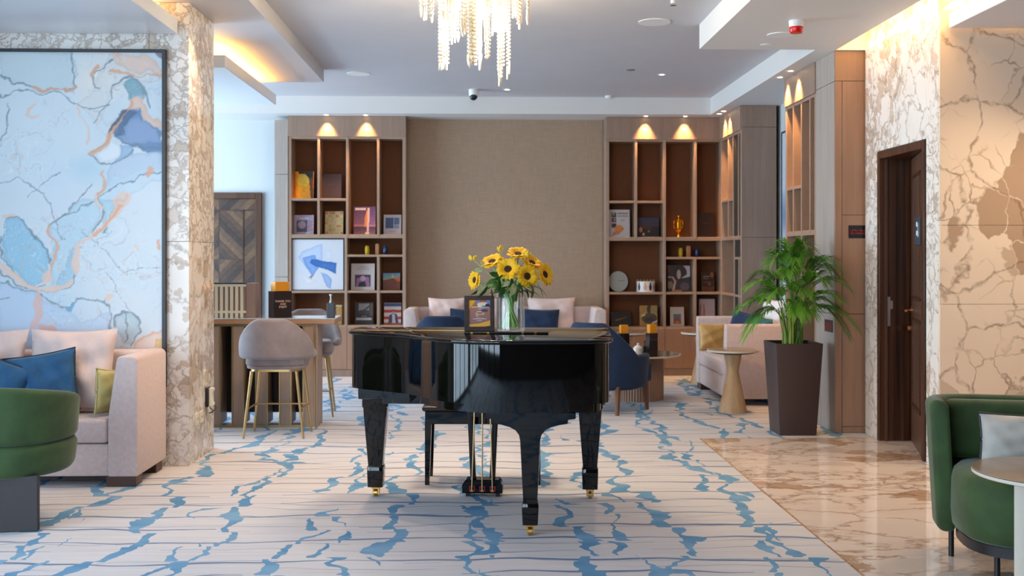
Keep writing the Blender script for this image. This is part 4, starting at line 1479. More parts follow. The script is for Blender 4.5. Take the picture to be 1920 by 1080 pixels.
def sunflower(px, py, dy, face, rad, label, seed):
    c = hf(px, py, dy)
    t = thing('sunflower', label, 'flower', c, group='sunflowers in the glass vase')
    obj('stem', tube([p - c for p in stem_path(c, face, seed)], .0048, 7), STEMG, t)
    e = aim(face, seed)
    k = rad / .068
    mt = Matrix.Translation((0, 0, 0)) @ e.to_matrix().to_4x4()
    o = obj('disc', lathe([(.001, -.004), (.020 * k, -.002), (.0225 * k, .004), (.017 * k, .009), (.008 * k, .008), (.001, .007)], 22), DISC, t, rot=e)
    sp = obj('sepals', B(), LEAFD, t, rot=e)
    bm_ = B()
    for i in range(12):
        a = 2 * PI * i / 12
        L_ = .045 * k
        vs_ = [bm_.verts.new((x * math.cos(a) - y * math.sin(a), x * math.sin(a) + y * math.cos(a), z)) for x, y, z in ((.005, -.007, -.006), (L_, 0, -.008), (.005, .007, -.006))]
        bm_.faces.new(vs_)
    bm_.to_mesh(sp.data); bm_.free()
    r = random.Random(seed)
    for ring, (n, tilt, s0) in enumerate(((20, .10, 1.0), (17, .34, .88))):
        for i in range(n):
            a = 2 * PI * (i + .5 * ring) / n + r.uniform(-.06, .06)
            mm = mt @ Matrix.Rotation(a, 4, 'Z') @ Matrix.Translation((.018 * k, 0, .001 + .002 * ring)) @ Matrix.Rotation(-tilt - r.uniform(-.12, .18), 4, 'Y') @ Matrix.Scale(1.04 * k * s0 * r.uniform(.9, 1.1), 4)
            p = link('petal', PET, None, t)
            p.matrix_local = mm
    return t


sunflower(952.5, 505, -.07, (-.12, -.85, .42), .070, 'large sunflower at the centre of the bouquet facing the room', 1)
sunflower(988, 518, -.065, (.42, -.9, .12), .068, 'sunflower right of centre with its dark disc turned right', 2)
sunflower(1021, 515, .0, (.72, -.62, .28), .068, 'sunflower at the right edge of the bouquet seen from the side', 3)
sunflower(923, 491, -.01, (-.25, -.48, .84), .070, 'sunflower on the upper left of the bouquet facing upwards', 4)
sunflower(971, 477, .04, (.05, -.5, .86), .068, 'topmost sunflower of the bouquet', 5)
sunflower(891, 525, .0, (-.85, -.5, .1), .058, 'sunflower at the left edge of the bouquet seen edge-on', 6)
sunflower(997, 493, .05, (.4, -.5, .75), .064, 'sunflower half hidden behind the right of the bouquet', 7)


def bud_spray(px, py, dy, label, seed):
    c = hf(px, py, dy)
    t = thing('freesia', label, 'flower', c, group='yellow freesias in the glass vase')
    obj('stem', tube([p - c for p in stem_path(c, (px - 957, -10, 40), seed)], .0022, 5), STEMG, t)
    r = random.Random(seed)
    for i in range(6):
        a = 2 * PI * i / 6
        d = Vector((math.cos(a) * .5, math.sin(a) * .5, 1 + r.uniform(-.3, .3)))
        obj('bud', loft(B(), [circ(0, 0, 0, .002, 7), circ(0, 0, .006, .0055, 7), circ(0, 0, .016, .007, 7), circ(0, 0, .024, .004, 7), circ(0, 0, .027, .0006, 7)]), BUDY, t, loc=(r.uniform(-.014, .014), r.uniform(-.012, .012), r.uniform(-.012, .006)), rot=aim(d))


bud_spray(887, 486, -.02, 'yellow freesia sprig reaching out at the far left of the bouquet', 21)
bud_spray(939, 470, .0, 'yellow freesia sprig rising at the top left of the bouquet', 22)
bud_spray(988, 478, -.01, 'yellow freesia sprig at the top right of the bouquet', 23)
gr = thing('foliage', 'green and variegated leaf sprays around the sunflowers in the vase', 'leaves', V0)
gr['kind'] = 'thing'
rl = random.Random(5)
for i, (px, py, dy, d, L_, W_, mt_) in enumerate(((908, 528, -.07, (-.3, -.6, -.7), .085, .045, LEAFV), (964, 531, -.10, (-.1, -.6, -.8), .085, .05, LEAFV), (905, 508, -.05, (-1, -.2, .15), .07, .03, LEAFV), (930, 503, -.06, (.9, -.3, -.25), .07, .025, LEAFV), (925, 527, -.075, (.9, -.3, .1), .06, .03, LEAFV),
        (957, 527, -.09, (-.6, -.3, -.5), .06, .03, LEAFV), (910, 497, -.03, (-.8, -.3, .5), .05, .03, LEAFV), (915, 535, -.06, (-.5, -.3, -.9), .095, .04, LEAFD), (920, 540, -.06, (.3, -.3, -.9), .07, .035, LEAFD), (1005, 530, -.04, (.6, -.2, -.75), .095, .04, LEAFD),
        (998, 535, -.07, (.1, -.4, -.8), .08, .035, LEAFD), (935, 520, -.08, (.2, -.5, -.9), .09, .04, LEAFD), (972, 530, -.08, (.5, -.4, -.8), .08, .04, LEAFD), (985, 540, -.06, (.3, -.3, -.6), .07, .035, LEAFD), (902, 540, .0, (-.7, -.2, -.7), .07, .035, LEAFD), (945, 537, -.08, (-.2, -.5, -.7), .07, .045, LEAFD), (990, 528, -.08, (.5, -.4, -.6), .07, .045, LEAFD), (1012, 540, .0, (.7, -.1, -.6), .075, .04, LEAFD), (958, 520, -.05, (0, -.6, -.6), .07, .05, LEAFD))):
    obj('leaf', leaf_bm(L_, W_), mt_, gr, loc=hf(px, py, dy) - V0, rot=Vector((1, 0, 0)).rotation_difference(Vector(d).normalized()).to_euler(), smooth=60)
for i in range(70):
    a, rr_ = rl.uniform(0, 2 * PI), rl.uniform(.02, .12)
    d = Vector((math.cos(a), math.sin(a), rl.uniform(-.7, .45)))
    obj('leaf', leaf_bm(rl.uniform(.05, .085), rl.uniform(.025, .04)), LEAFD if rl.random() < .8 else LEAFV, gr, loc=(rr_ * math.cos(a), rr_ * .7 * math.sin(a), rl.uniform(.21, .315)), rot=Vector((1, 0, 0)).rotation_difference(d.normalized()).to_euler(), smooth=60)
for i in range(9):
    a = 2 * PI * i / 9 + .3
    f = Vector((.052 * math.cos(a), .052 * math.sin(a), .02))
    e_ = Vector((-.05 * math.cos(a + .5), -.05 * math.sin(a + .5), .235))
    obj('stem', tube([f, f.lerp(e_, .5), e_, e_ * 1.0 + Vector((e_.x * .6, e_.y * .6, .07))], .0042, 7), STEMG, gr)

# ------------------------------------------------------------------ sofas
def sofa(label, W, D, loc, rz, nseat=2, arm=.185, ztop=.82, group=None, back_z=None, zb=.065):
    t = thing('sofa', label, 'sofa', loc, rz, group)
    bz = back_z or ztop
    hw, hd = W / 2, D / 2
    obj('base', rb(-hw + arm - .004, hw - arm + .004, -hd + .012, hd - .02, zb, .268, .014, 3), PINK, t)
    obj('backrest', rb(-hw + .02, hw - .02, hd - .15, hd, zb, bz - .003, .03, 3), PINK, t)
    sw = (W - 2 * arm - .004) / nseat
    for i in range(nseat):
        a = -hw + arm + .002 + i * sw
        obj('seat_cushion', rb(a + .002, a + sw - .002, -hd + .004, hd - .14, .272, .425, .026, 4), PINK, t)
    for s in (-1, 1):
        pr = [(s * hw, zb), (s * hw, ztop - .03), (s * (hw - .012), ztop - .008), (s * (hw - .03), ztop), (s * (hw - arm + .075), ztop), (s * (hw - arm + .057), ztop - .012), (s * (hw - arm + .05), ztop - .04), (s * (hw - arm + .004), ztop - .36), (s * (hw - arm), ztop - .42), (s * (hw - arm), zb)]
        obj('arm', bevel(prism(pr, -hd, hd - .005, 'y'), .012, 3), PINK, t, smooth=50)
        for y0 in (-hd + .012, hd - .18):
            obj('foot', rb(s * hw - (.20 if s > 0 else -.015), s * hw + (-.015 if s > 0 else .20), y0, y0 + .13, 0, zb + .004, .003, 1), SOFAFOOT, t)
    return t


sofa('long pink linen sofa under the big abstract painting', 2.10, .615, (-2.165 - 1.05, 7.062, 0), 0, group='pink linen sofas')
sxa, sxb = atY(757, 600, 12.35).x, atY(1137, 600, 12.35).x
sofa('pink linen sofa against the woven back wall behind the piano', sxb - sxa, .78, ((sxa + sxb) / 2, 12.74, 0), 0, nseat=2, ztop=.835, group='pink linen sofas')
sofa('short pink loveseat in the right recess beside the palm', 1.46, .80, (2.75, 10.97, 0), -PI / 2, nseat=1, arm=.15, ztop=.79, group='pink linen sofas')

# cushions on the left sofa
def P(px, py, Y): return atY(px, py, Y)
p = P(140, 762, 7.14); cushion('cushion', 'large pink back cushion at the right end of the left sofa', .56, .55, .17, PINKC, (p.x, 7.04, .43), (-.2, 0, .03), 1, wr=.012)
p = P(-32, 762, 7.14); cushion('cushion', 'large pink back cushion cut by the left edge of the photo', .60, .55, .17, PINKC, (p.x, 7.04, .43), (-.2, 0, -.04), 2, wr=.012)
p = P(92, 735, 6.95); cushion('cushion', 'dark blue velvet cushion leaning on the pink cushion of the left sofa', .46, .40, .15, BLUEC, (p.x, 6.865, .44), (-.24, -.16, .06), 3, NAVYC, wr=.008)
p = P(-20, 740, 6.9); cushion('cushion', 'bright blue velvet cushion at the left frame edge behind the green chair', .42, .40, .15, BLUEC, (p.x - .04, 6.80, .43), (-.26, .35, -.12), 4, NAVYC, wr=.008)
p = P(196, 770, 6.88); cushion('cushion', 'small olive gold satin cushion wedged against the sofa arm', .33, .285, .10, OLIVEC, (p.x + .005, 6.98, .43), (-.05, .13, 1.28), 5, OLIVEC)
# cushions on the centre sofa
for px, w, lab, sd in ((838, .46, 'pale pink back cushion on the left of the centre sofa', 6), (1035, .58, 'pale pink back cushion on the right of the centre sofa', 7), (935, .5, 'pale pink back cushion in the middle of the centre sofa', 8)):
    p = P(px, 600, 12.75); cushion('cushion', lab, w, .53, .16, PINKC, (p.x, 12.80, .43), (-.2, 0, .02), sd, wr=.011)
for px, lab, sd, w in ((876, 'navy cushion on the centre sofa behind the picture frame', 9, .44), (1008, 'navy cushion on the centre sofa right of the vase', 10, .50)):
    p = P(px, 600, 12.55); cushion('cushion', lab, w, .40, .14, NAVY, (p.x, 12.58, .43), (-.25, .03, -.05), sd, NAVYC)
# cushions on the loveseat
p = P(1343, 655, 11.35); cushion('cushion', 'golden satin cushion against the far arm of the loveseat', .34, .30, .12, GOLDC, (p.x, 11.42, .43), (-.2, 0, .12), 11, wr=.006)
cushion('cushion', 'dark blue cushion showing over the loveseat arm', .44, .43, .15, NAVY, (2.63, 11.0, .45), (-.25, .1, -1.2), 12, NAVYC)
cushion('cushion', 'teal patterned cushion on the loveseat behind the palm leaves', .42, .41, .14, TEALC, (2.70, 10.66, .45), (-.25, .1, -1.3), 13)
cushion('cushion', 'white linen back cushion on the loveseat', .60, .60, .16, plain('white_linen', (226, 222, 226), .8, var=.05, vscale=9), (2.86, 10.80, .43), (-.22, 0, -1.5), 14, wr=.012)

# ------------------------------------------------------------------ green armchairs
def arc_shell(a0, a1, n, fn, center=(0, 0), sq=1.0, endround=.03, sup=2.0):
    """fn(f) -> profile loop [(r, z)...] at fraction f; sweeps it around the chair"""
    loops = []
    for i in range(n + 1):
        f = i / n
        a = a0 + (a1 - a0) * f
        pr = fn(f)
        kk = (abs(math.cos(a)) ** sup + abs(math.sin(a)) ** sup) ** (-1 / sup)
        loops.append([(center[0] + r * kk * math.cos(a), center[1] + r * kk * math.sin(a) * sq, z) for r, z in pr])

    def shrink(loop, k, push):
        c = sum((Vector(p) for p in loop), Vector()) / len(loop)
        return [tuple(c + (Vector(p) - c) * k + push) for p in loop]
    d0 = (Vector(loops[0][0]) - Vector(loops[1][0])).normalized()
    d1 = (Vector(loops[-1][0]) - Vector(loops[-2][0])).normalized()
    pre = [shrink(loops[0], k, d0 * endround * s) for k, s in ((.55, 1.0), (.85, .8), (.96, .4))]
    post = [shrink(loops[-1], k, d1 * endround * s) for k, s in ((.96, .4), (.85, .8), (.55, 1.0))]
    return loft(B(), pre + loops + post)


# near left: barrel chair seen from behind
gc = thing('barrel_chair', 'green velvet barrel chair seen from behind at the left edge', 'armchair', (-2.585, 5.93, 0), .12)
A0, A1 = PI * 1.5 - 2.05, PI * 1.5 + 2.05
def bprof(z0, z1_, r0, r1, th, rad, fall=0):
    def fn(f):
        z1 = z1_ - fall * abs(2 * f - 1) ** 1.5
        q = rrect(0, th, z0, z1, rad, 4)
        return [((r0 + (r1 - r0) * (z - z0) / (z1 - z0)) - th + r, z) for r, z in q]
    return fn
obj('back_shell', arc_shell(A0, A1, 48, bprof(.452, .765, .335, .352, .08, .035, .10)), GREEN, gc, smooth=60)
obj('seat_band', arc_shell(A0, A1, 48, bprof(.275, .455, .318, .342, .12, .05)), GREEN, gc, smooth=60)
obj('swivel_foot', lathe([(.001, 0), (.16, 0), (.16, .02), (.04, .03), (.04, .29), (.001, .291)], 32), SLABLEG, gc, loc=(-.12, .12, 0))
obj('seat', lathe([(.001, .27), (.26, .275), (.30, .30), (.30, .42), (.27, .455), (.001, .465)], 44), GREEN, gc, smooth=50)
for a in (0,):
    ang = -PI / 2 + a * PI / 2
    obj('leg', bevel(bx(-.112, .112, -.02, .02, 0, .292), .003, 1), SLABLEG, gc, loc=(.10, -.255, 0), rot=(0, 0, ang + PI / 2), smooth=30)

# near right: green lounge chair with its inner back cushion
rc = thing('lounge_chair', 'green velvet lounge chair on thin black legs at the right edge', 'armchair', (2.55, 4.93, 0), -.22)
A0, A1 = PI / 2 - 1.36, PI / 2 + 1.36
def shellp(f):
    q = rrect(0, .085, .125, .755, .038, 5)
    return [((.385 + .035 * (z - .125) / .63) - .085 + r, z) for r, z in q]
obj('back_shell', arc_shell(A0, A1, 60, shellp, sq=.92, endround=.03, sup=5.0), GREEN, rc, smooth=60)
def cushp(f):
    q = rrect(0, .10, .45, .745, .045, 5)
    return [(.225 + .03 * (z - .45) / .3 + r, z) for r, z in q]
obj('back_cushion', rb(-.325, .325, .185, .305, .455, .742, .05, 5), GREEN, rc, smooth=60)
def seat_loop(k, z):
    pts = []
    for i in range(48):
        a = 2 * PI * i / 48
        x, y = .335 * math.copysign(abs(math.cos(a)) ** .75, math.cos(a)), .335 * math.copysign(abs(math.sin(a)) ** .75, math.sin(a))
        pts.append((x * k, y * k - .075, z))
    return pts
obj('seat_cushion', loft(B(), [seat_loop(.92, .168), seat_loop(.99, .185), seat_loop(1.01, .25), seat_loop(1.0, .40), seat_loop(.97, .44), seat_loop(.90, .462), seat_loop(.5, .468), seat_loop(.05, .468)]), GREEN, rc, smooth=60)
obj('base_frame', loft(B(), [seat_loop(.90, .118), seat_loop(.94, .12), seat_loop(.94, .167), seat_loop(.9, .168)]), BLACKM, rc, smooth=40)
for x, y in ((-.315, .10), (.315, .10), (-.20, -.29), (.20, -.29)):
    obj('leg', lathe([(.013, 0), (.013, .14)], 14), BLACKM, rc, loc=(x, y, 0))
cushion('cushion', 'grey velvet lumbar cushion with dark piping on the green chair', .42, .235, .12, GREYC, (2.56, 4.955, .464), (-.22, .04, -.16), 15, plain('charcoal_piping', (60, 58, 62), .6), pinch=.05)

# round fluted table in front of it
nt = thing('side_table', 'round side table with fluted cream pedestal at the right edge', 'table', (2.375, 4.36, 0))
obj('table_top', lathe([(.001, .530), (.285, .532), (.318, .538), (.322, .541), (.322, .553), (.001, .553)], 64), PALEEDGE, nt)
obj('glass_top', lathe([(.001, .5532), (.318, .5532), (.322, .556), (.320, .559), (.001, .559)], 64), TABLETOP, nt)
nf = 44
lp = lambda z: [((.150 + .0055 * (1 if i % 2 else -1)) * math.cos(PI * i / nf), (.150 + .0055 * (1 if i % 2 else -1)) * math.sin(PI * i / nf), z) for i in range(2 * nf)]
obj('pedestal', loft(B(), [lp(.012), lp(.530)]), FLUTE, nt, smooth=25)
obj('base_plate', lathe([(.165, 0), (.165, .012), (.001, .0125)], 48), BRASSM, nt)

# ------------------------------------------------------------------ bar table and stools
bt = thing('bar_table', 'counter height bar table with open fin base behind the marble column', 'table', (-1.25, 9.06, 0))
BL = 1.75
obj('table_top', rb(-BL, 0, 0, .42, .875, .914, .003, 1), BARTOP, bt)
obj('glass_top', rb(-BL, 0, -.002, .422, .9145, .924, .002, 1), plain('smoked_glass_top', (206, 208, 206), .05, coat=.5), bt)
bxr = atY(600, 700, 9.1).x + 1.25
bxr2 = -0.168
fin_x = bxr2
per = .199
obj('bottom_rail', rb(-BL + .05, bxr2, .02, .035, 0, .02, .001, 1), GOLDP, bt)
obj('top_rail', rb(-BL + .05, bxr2, .02, .035, .855, .875, .001, 1), GOLDP, bt)
i = 0
x = bxr2
while x > -BL + .15:
    obj('fin', rb(x - .095, x - .012, .02, .30, .02, .855, .002, 1), SLATB, bt, smooth=0)
    obj('edge_strip', bx(x - .0118, x, .016, .034, .02, .857), GOLDP, bt, smooth=0)
    obj('edge_strip', bx(x - .107, x - .0952, .016, .034, .02, .857), GOLDP, bt, smooth=0)
    x -= per
obj('end_panel', rb(bxr2 + .001, bxr2 + .018, .02, .31, 0, .875, .002, 1), SLATB, bt)
obj('rear_panel', rb(-BL + .06, bxr2 - .002, .285, .305, .09, .855, .002, 1), DARKP, bt, smooth=0)


def stool(label, loc, rz):
    """bar stool facing +y"""
    t = thing('bar_stool', label, 'stool', loc, rz, 'taupe velvet bar stools')
    def prof(f):
        e = abs(2 * f - 1)
        drop = min(1, max(0, (e - .18) / .58)) ** 1.35 * .26
        top = .955 - drop
        low = .632
        q = rrect(0, .055, low, top, .026, 4)
        return [(.252 + .02 * (z - .60) / .35 + r - .0, z) for r, z in q]
    obj('backrest', arc_shell(1.5 * PI - 1.95, 1.5 * PI + 1.95, 56, prof, sq=.86, endround=.02), STOOLV, t, smooth=60)
    sl = lambda k, z: [(x * k, y * k, z) for x, y in rrect(-.235, .235, -.20, .215, .10, 6)]
    obj('seat_cushion', loft(B(), [sl(.94, .575), sl(1, .588), sl(1.0, .65), sl(.95, .676), sl(.8, .684), sl(.1, .686)]), STOOLV, t, smooth=60)
    obj('seat_pan', loft(B(), [sl(.86, .548), sl(.95, .555), sl(.97, .576), sl(.9, .577)]), STOOLV, t, smooth=50)
    obj('seat_ring', loft(B(), [sl(.84, .530), sl(.84, .5485)]), BRASSM, t, smooth=40)
    feet = {}
    for sx in (-1, 1):
        for sy in (-1, 1):
            a, b = (sx * .178, sy * .145, .532), (sx * .238, sy * .175, .0)
            feet[sx, sy] = (Vector(a), Vector(b))
            obj('leg', tube([a, b], .0135, 10, r2=.0095), BRASSM, t)
    k = (.532 - .232) / .532
    c = {q: a.lerp(b, k) for q, (a, b) in feet.items()}
    for q1, q2 in (((-1, -1), (-1, 1)), ((-1, 1), (1, 1)), ((1, 1), (1, -1))):
        obj('foot_rail', tube([c[q1], c[q2]], .0075, 8), BRASSM, t)
    return t


st1 = stool('taupe velvet bar stool seen from behind, in front of the bar table', (-1.655, 8.685, 0), -.03)
dup(st1, (-1.60, 9.80, 0), (0, 0, PI + .08), 'taupe velvet bar stool on the far side of the bar table')

# things on the bar
ZB = .9245
p = atY(440, 590, 9.36)
xr = atY(475, 590, 9.3).x
mb = thing('ribbed_box', 'cream ribbed box with grey end panel standing on the bar table', 'box', (xr, 9.22, ZB))
obj('body', rb(-.62, -.045, .008, .16, 0, .285, .002, 1), TAUPE, mb)
obj('end_panel', rb(-.045, .035, .0, .165, 0, .292, .002, 1), TAUPE, mb)
obj('top_rim', rb(-.62, -.045, -.004, .165, .285, .295, .001, 1), BLACKS, mb)
obj('top_band', bx(-.62, -.045, -.002, .008, .262, .285), CREAM, mb, smooth=0)
obj('bottom_band', bx(-.62, -.045, -.002, .008, .035, .055), CREAM, mb, smooth=0)
x = -.07
while x > -.62:
    obj('rib', bx(x - .024, x, -.003, .008, 0, .27), CREAM, mb, smooth=0)
    x -= .0435


def menu_stand(label, loc, rz, w=.16, h=.225, cap=.08, text=True, group='menu stands'):
    t = thing('menu_stand', label, 'menu stand', loc, rz, group)
    obj('body', rb(-w / 2, w / 2, -w * .42, w * .42, 0, h, .002, 1), plain('black_gloss_card_%d' % int(loc[0] * 100), (34, 26, 32), .12, coat=.4), t)
    obj('cap', rb(-w * .39, w * .39, -w * .34, w * .34, h, h + cap, .002, 1), AMBERC, t)
    if text:
        for i, s in enumerate(('THANK YOU', 'AND', 'ENJOY')):
            font('lettering', s, w * .15, COPT, t, (0, -w * .42 - .001, h * .62 - i * w * .15))
    return t


p = atY(524, 588, 9.2)
menu_stand('black menu stand with gold cap on the bar table', (p.x + .005, 9.20, ZB), .55)
p = atY(620, 597, 9.12)
sz = thing('soap_dispenser', 'square black pump dispenser at the end of the bar table', 'dispenser', (p.x, 9.14, ZB))
obj('bottle', rb(-.032, .032, -.032, .032, 0, .125, .003, 1), BLACKS, sz)
obj('pump', lathe([(.012, .125), (.012, .145), (.007, .148), (.007, .185), (.014, .187), (.014, .20), (.001, .201)], 16), STEEL, sz)
obj('nozzle', tube([(0, 0, .193), (0, .04, .193), (0, .045, .185)], .005, 7), STEEL, sz)

# phone and sockets on the column
yph = (7.80, 7.97)
z1, z0 = atX(391, 724, -2.025).z, atX(391, 760, -2.025).z
ph = thing('wall_phone', 'cream wall phone low on the side of the marble column', 'phone', (-2.0245, 7.885, z0))
obj('cradle', rb(.0, .022, -.045, .045, 0, z1 - z0, .004, 1), BLACKS, ph)
obj('handset', bevel(prism([(.022, .004), (.05, .004), (.055, .02), (.044, .04), (.044, z1 - z0 - .04), (.055, z1 - z0 - .02), (.05, z1 - z0 - .004), (.022, z1 - z0 - .004)], -.028, .028, 'y'), .003, 1), CREAM, ph)
obj('keypad', bx(.0441, .0455, -.010, .010, z1 - z0 - .03, z1 - z0 - .022), BLACKS, ph, smooth=0)
cpts = [(.03 + .02 * math.sin(a * .9), -.03 + .012 * a, -.004 - .05 * math.sin(a / 10 * PI)) for a in range(11)]
obj('cord', tube(cpts, .003, 6), BLACKS, ph)
pz = atX(378, 780, -2.025).z
for k, y in enumerate((7.60, 7.72)):
    so = thing('wall_socket', ('cream wall socket nearest the front edge of the column', 'cream wall socket below the wall phone')[k], 'socket', (-2.0245, y, pz))
    obj('plate', rb(0, .010, -.043, .043, -.043, .043, .003, 1), CREAM, so)
    for yy in (-.014, .014):
        obj('pin_hole', bx(.010, .0106, yy - .004, yy + .004, -.008, .008), BLACKS, so, smooth=0)

# ------------------------------------------------------------------ navy tub chairs and coffee tables
def tub(label, loc, face):
    t = thing('tub_chair', label, 'armchair', loc, face - PI / 2, 'navy velvet tub chairs')
    def prof(f):
        e = abs(2 * f - 1)
        h = .84 - .30 * min(1, max(0, (e - .22) / .44)) ** 1.1
        q = rrect(0, .085, .22 + .05 * max(0, e - .6), h, .036, 5)
        return [(.315 + .05 * (z - .25) / .6 + r - .06, z) for r, z in q]
    obj('back_shell', arc_shell(1.5 * PI - 2.15, 1.5 * PI + 2.15, 60, prof, sq=1.08, endround=.03), NAVY, t, smooth=60)
    obj('seat_cushion', bevel(prism(rrect(-.27, .27, -.26, .36, .08, 5), .26, .44, 'z'), .03, 3), NAVY, t, smooth=60)
    for sx in (-1, 1):
        for sy, lean in ((-1, -.03), (1, .02)):
            obj('leg', loft(B(), [[(sx * .235 + p[0], sy * .235 + p[1], .26) for p in rrect(-.024, .024, -.024, .024, .004, 2)], [(sx * .25 + p[0], sy * .235 + lean + p[1], 0) for p in rrect(-.014, .014, -.014, .014, .004, 2)]]), LEGWOOD, t)
    return t


tb = tub('navy velvet tub chair seen from behind to the right of the piano', (1.20, 10.02, 0), math.radians(50))
dup(tb, (-.42, 11.22, 0), (0, 0, .03), 'navy velvet tub chair mostly hidden behind the piano lid')

cf = thing('coffee_table', 'round coffee table with ribbed wooden drum base beside the navy chair', 'table', (1.57, 10.80, 0))
obj('table_top', lathe([(.001, .435), (.39, .436), (.43, .447), (.43, .462), (.001, .463)], 64), TABLETOP, cf)
obj('edge_band', lathe([(.4305, .446), (.434, .446), (.434, .4615), (.4305, .4615)], 64), PALEEDGE, cf)
m = B()
nf = 60
lp2 = lambda z: [((.262 + .004 * (1 if i % 2 else -1)) * math.cos(PI * i / nf), (.262 + .004 * (1 if i % 2 else -1)) * math.sin(PI * i / nf), z) for i in range(2 * nf)]
obj('drum_base', loft(B(), [lp2(0), lp2(.436)]), OAKP, cf, smooth=25)
p = atY(1170, 650, 10.95)
menu_stand('black menu stand with amber cap farther away on the coffee table', (p.x, 10.97, .4635), .12, w=.10, h=.19, cap=.085, text=False)
p = atY(1222, 650, 10.50)
menu_stand('taller black menu stand with amber cap on the near side of the coffee table', (p.x, 10.50, .4635), .35, w=.095, h=.225, cap=.085, text=False)
p = atY(1211, 650, 10.44)
sz2 = thing('soap_dispenser', 'small black pump dispenser beside the menu stand on the coffee table', 'dispenser', (p.x - .012, 10.44, .4635))
obj('bottle', rb(-.018, .018, -.018, .018, 0, .10, .002, 1), BLACKS, sz2)
obj('pump', lathe([(.008, .10), (.008, .115), (.005, .118), (.005, .145), (.009, .147), (.009, .155), (.001, .156)], 12), BLACKS, sz2)
p = atY(1197, 660, 10.5)
sb = thing('sugar_bowl', 'white lidded porcelain pot on a saucer on the coffee table', 'bowl', (p.x, 10.52, .4635))
obj('saucer', lathe([(.04, 0), (.07, .010), (.078, .016), (.07, .014), (.001, .008)], 32), PORC, sb)
obj('pot', lathe([(.03, .012), (.05, .03), (.053, .05), (.048, .066), (.001, .067)], 28), PORC, sb)
obj('lid', lathe([(.05, .067), (.046, .08), (.03, .096), (.012, .104), (.011, .112), (.014, .118), (.009, .125), (.001, .126)], 28), PORC, sb)


def cone_table(label, loc, first=None):
    if first: return dup(first, loc, (0, 0, 0), label)
    t = thing('side_table', label, 'table', loc, 0, 'side tables with hourglass pedestals')
    obj('table_top', lathe([(.001, .545), (.17, .546), (.20, .552), (.205, .556), (.205, .562), (.001, .562)], 48), DARKP, t)
    obj('top_plate', lathe([(.001, .562), (.23, .562), (.234, .566), (.234, .578), (.230, .581), (.001, .581)], 56), TABLETOP, t)
    obj('top_edge', lathe([(.2342, .564), (.237, .564), (.237, .580), (.2342, .580)], 56), PALEEDGE, t)
    obj('pedestal', lathe([(.001, 0), (.131, 0), (.131, .006), (.118, .07), (.088, .21), (.062, .33), (.054, .375), (.055, .39), (.072, .48), (.082, .535), (.084, .546), (.001, .5465)], 40), CONE, t)
    return t


c1 = cone_table('pale oak hourglass side table in front of the loveseat', (2.325, 9.86, 0))
p = atZ(1212, 626, .57); cone_table('hourglass side table beside the right arm of the centre sofa', (1.62, 12.12, 0), c1)
cone_table('hourglass side table peeking out past the far arm of the loveseat', (2.50, 12.10, 0), c1)

# ------------------------------------------------------------------ planter and palm
pl_ = thing('planter', 'tall tapered dark brown planter of the palm', 'planter', (2.545, 8.69, 0))
sq_ = lambda h, z: [(x, y, z) for x, y in rrect(-h, h, -h, h, .006, 2)]
obj('pot', loft(B(), [sq_(.150, 0), sq_(.192, .745), sq_(.180, .745), sq_(.172, .66)]), POT, pl_, smooth=25)
obj('soil', bx(-.172, .172, -.172, .172, .64, .662), SOIL, pl_, smooth=0)
pm_ = thing('areca_palm', 'bushy green areca palm in the tall brown planter', 'plant', (2.545, 8.69, .663))
rp = random.Random(3)


def frond(base, ctrl, tip, n=30, L=.15, seed=0, start=.35):
    r = random.Random(seed)
    bm_ = B()
    base, ctrl, tip = Vector(base), Vector(ctrl), Vector(tip)
    bez = lambda t: base * (1 - t) ** 2 + ctrl * 2 * t * (1 - t) + tip * t * t
    tube([bez(i / 14) for i in range(15)], .0055, 5, bm_, r2=.0012)
    for i in range(n):
        t = start + (1 - start) * (i + .5) / n
        p_ = bez(t)
        d = (bez(min(1, t + .02)) - bez(t - .02)).normalized()
        side = d.cross(Vector((0, 0, 1)))
        if side.length < .05: side = d.cross(Vector((0, 1, 0)))
        side.normalize()
        up = side.cross(d)
        f = (t - start) / (1 - start)
        ll = L * (.55 + .75 * math.sin(PI * min(.95, f * .8 + .18))) * r.uniform(.85, 1.15)
        for s in (-1, 1):
            dirv = (d * (.75 + .5 * f) + side * s * (1.0 - .45 * f) + up * .25).normalized()
            w = .0052 * (1.1 - .4 * f)
            wv = dirv.cross(up).normalized() * w
            a = p_
            b = p_ + dirv * ll * .5
            c = p_ + dirv * ll + Vector((0, 0, -ll * r.uniform(.18, .5)))
            v = [bm_.verts.new(q) for q in (a - wv * .3, a + wv * .3, b + wv, b - wv, c)]
            bm_.faces.new((v[0], v[1], v[2], v[3]))
            bm_.faces.new((v[3], v[2], v[4]))
    return bm_


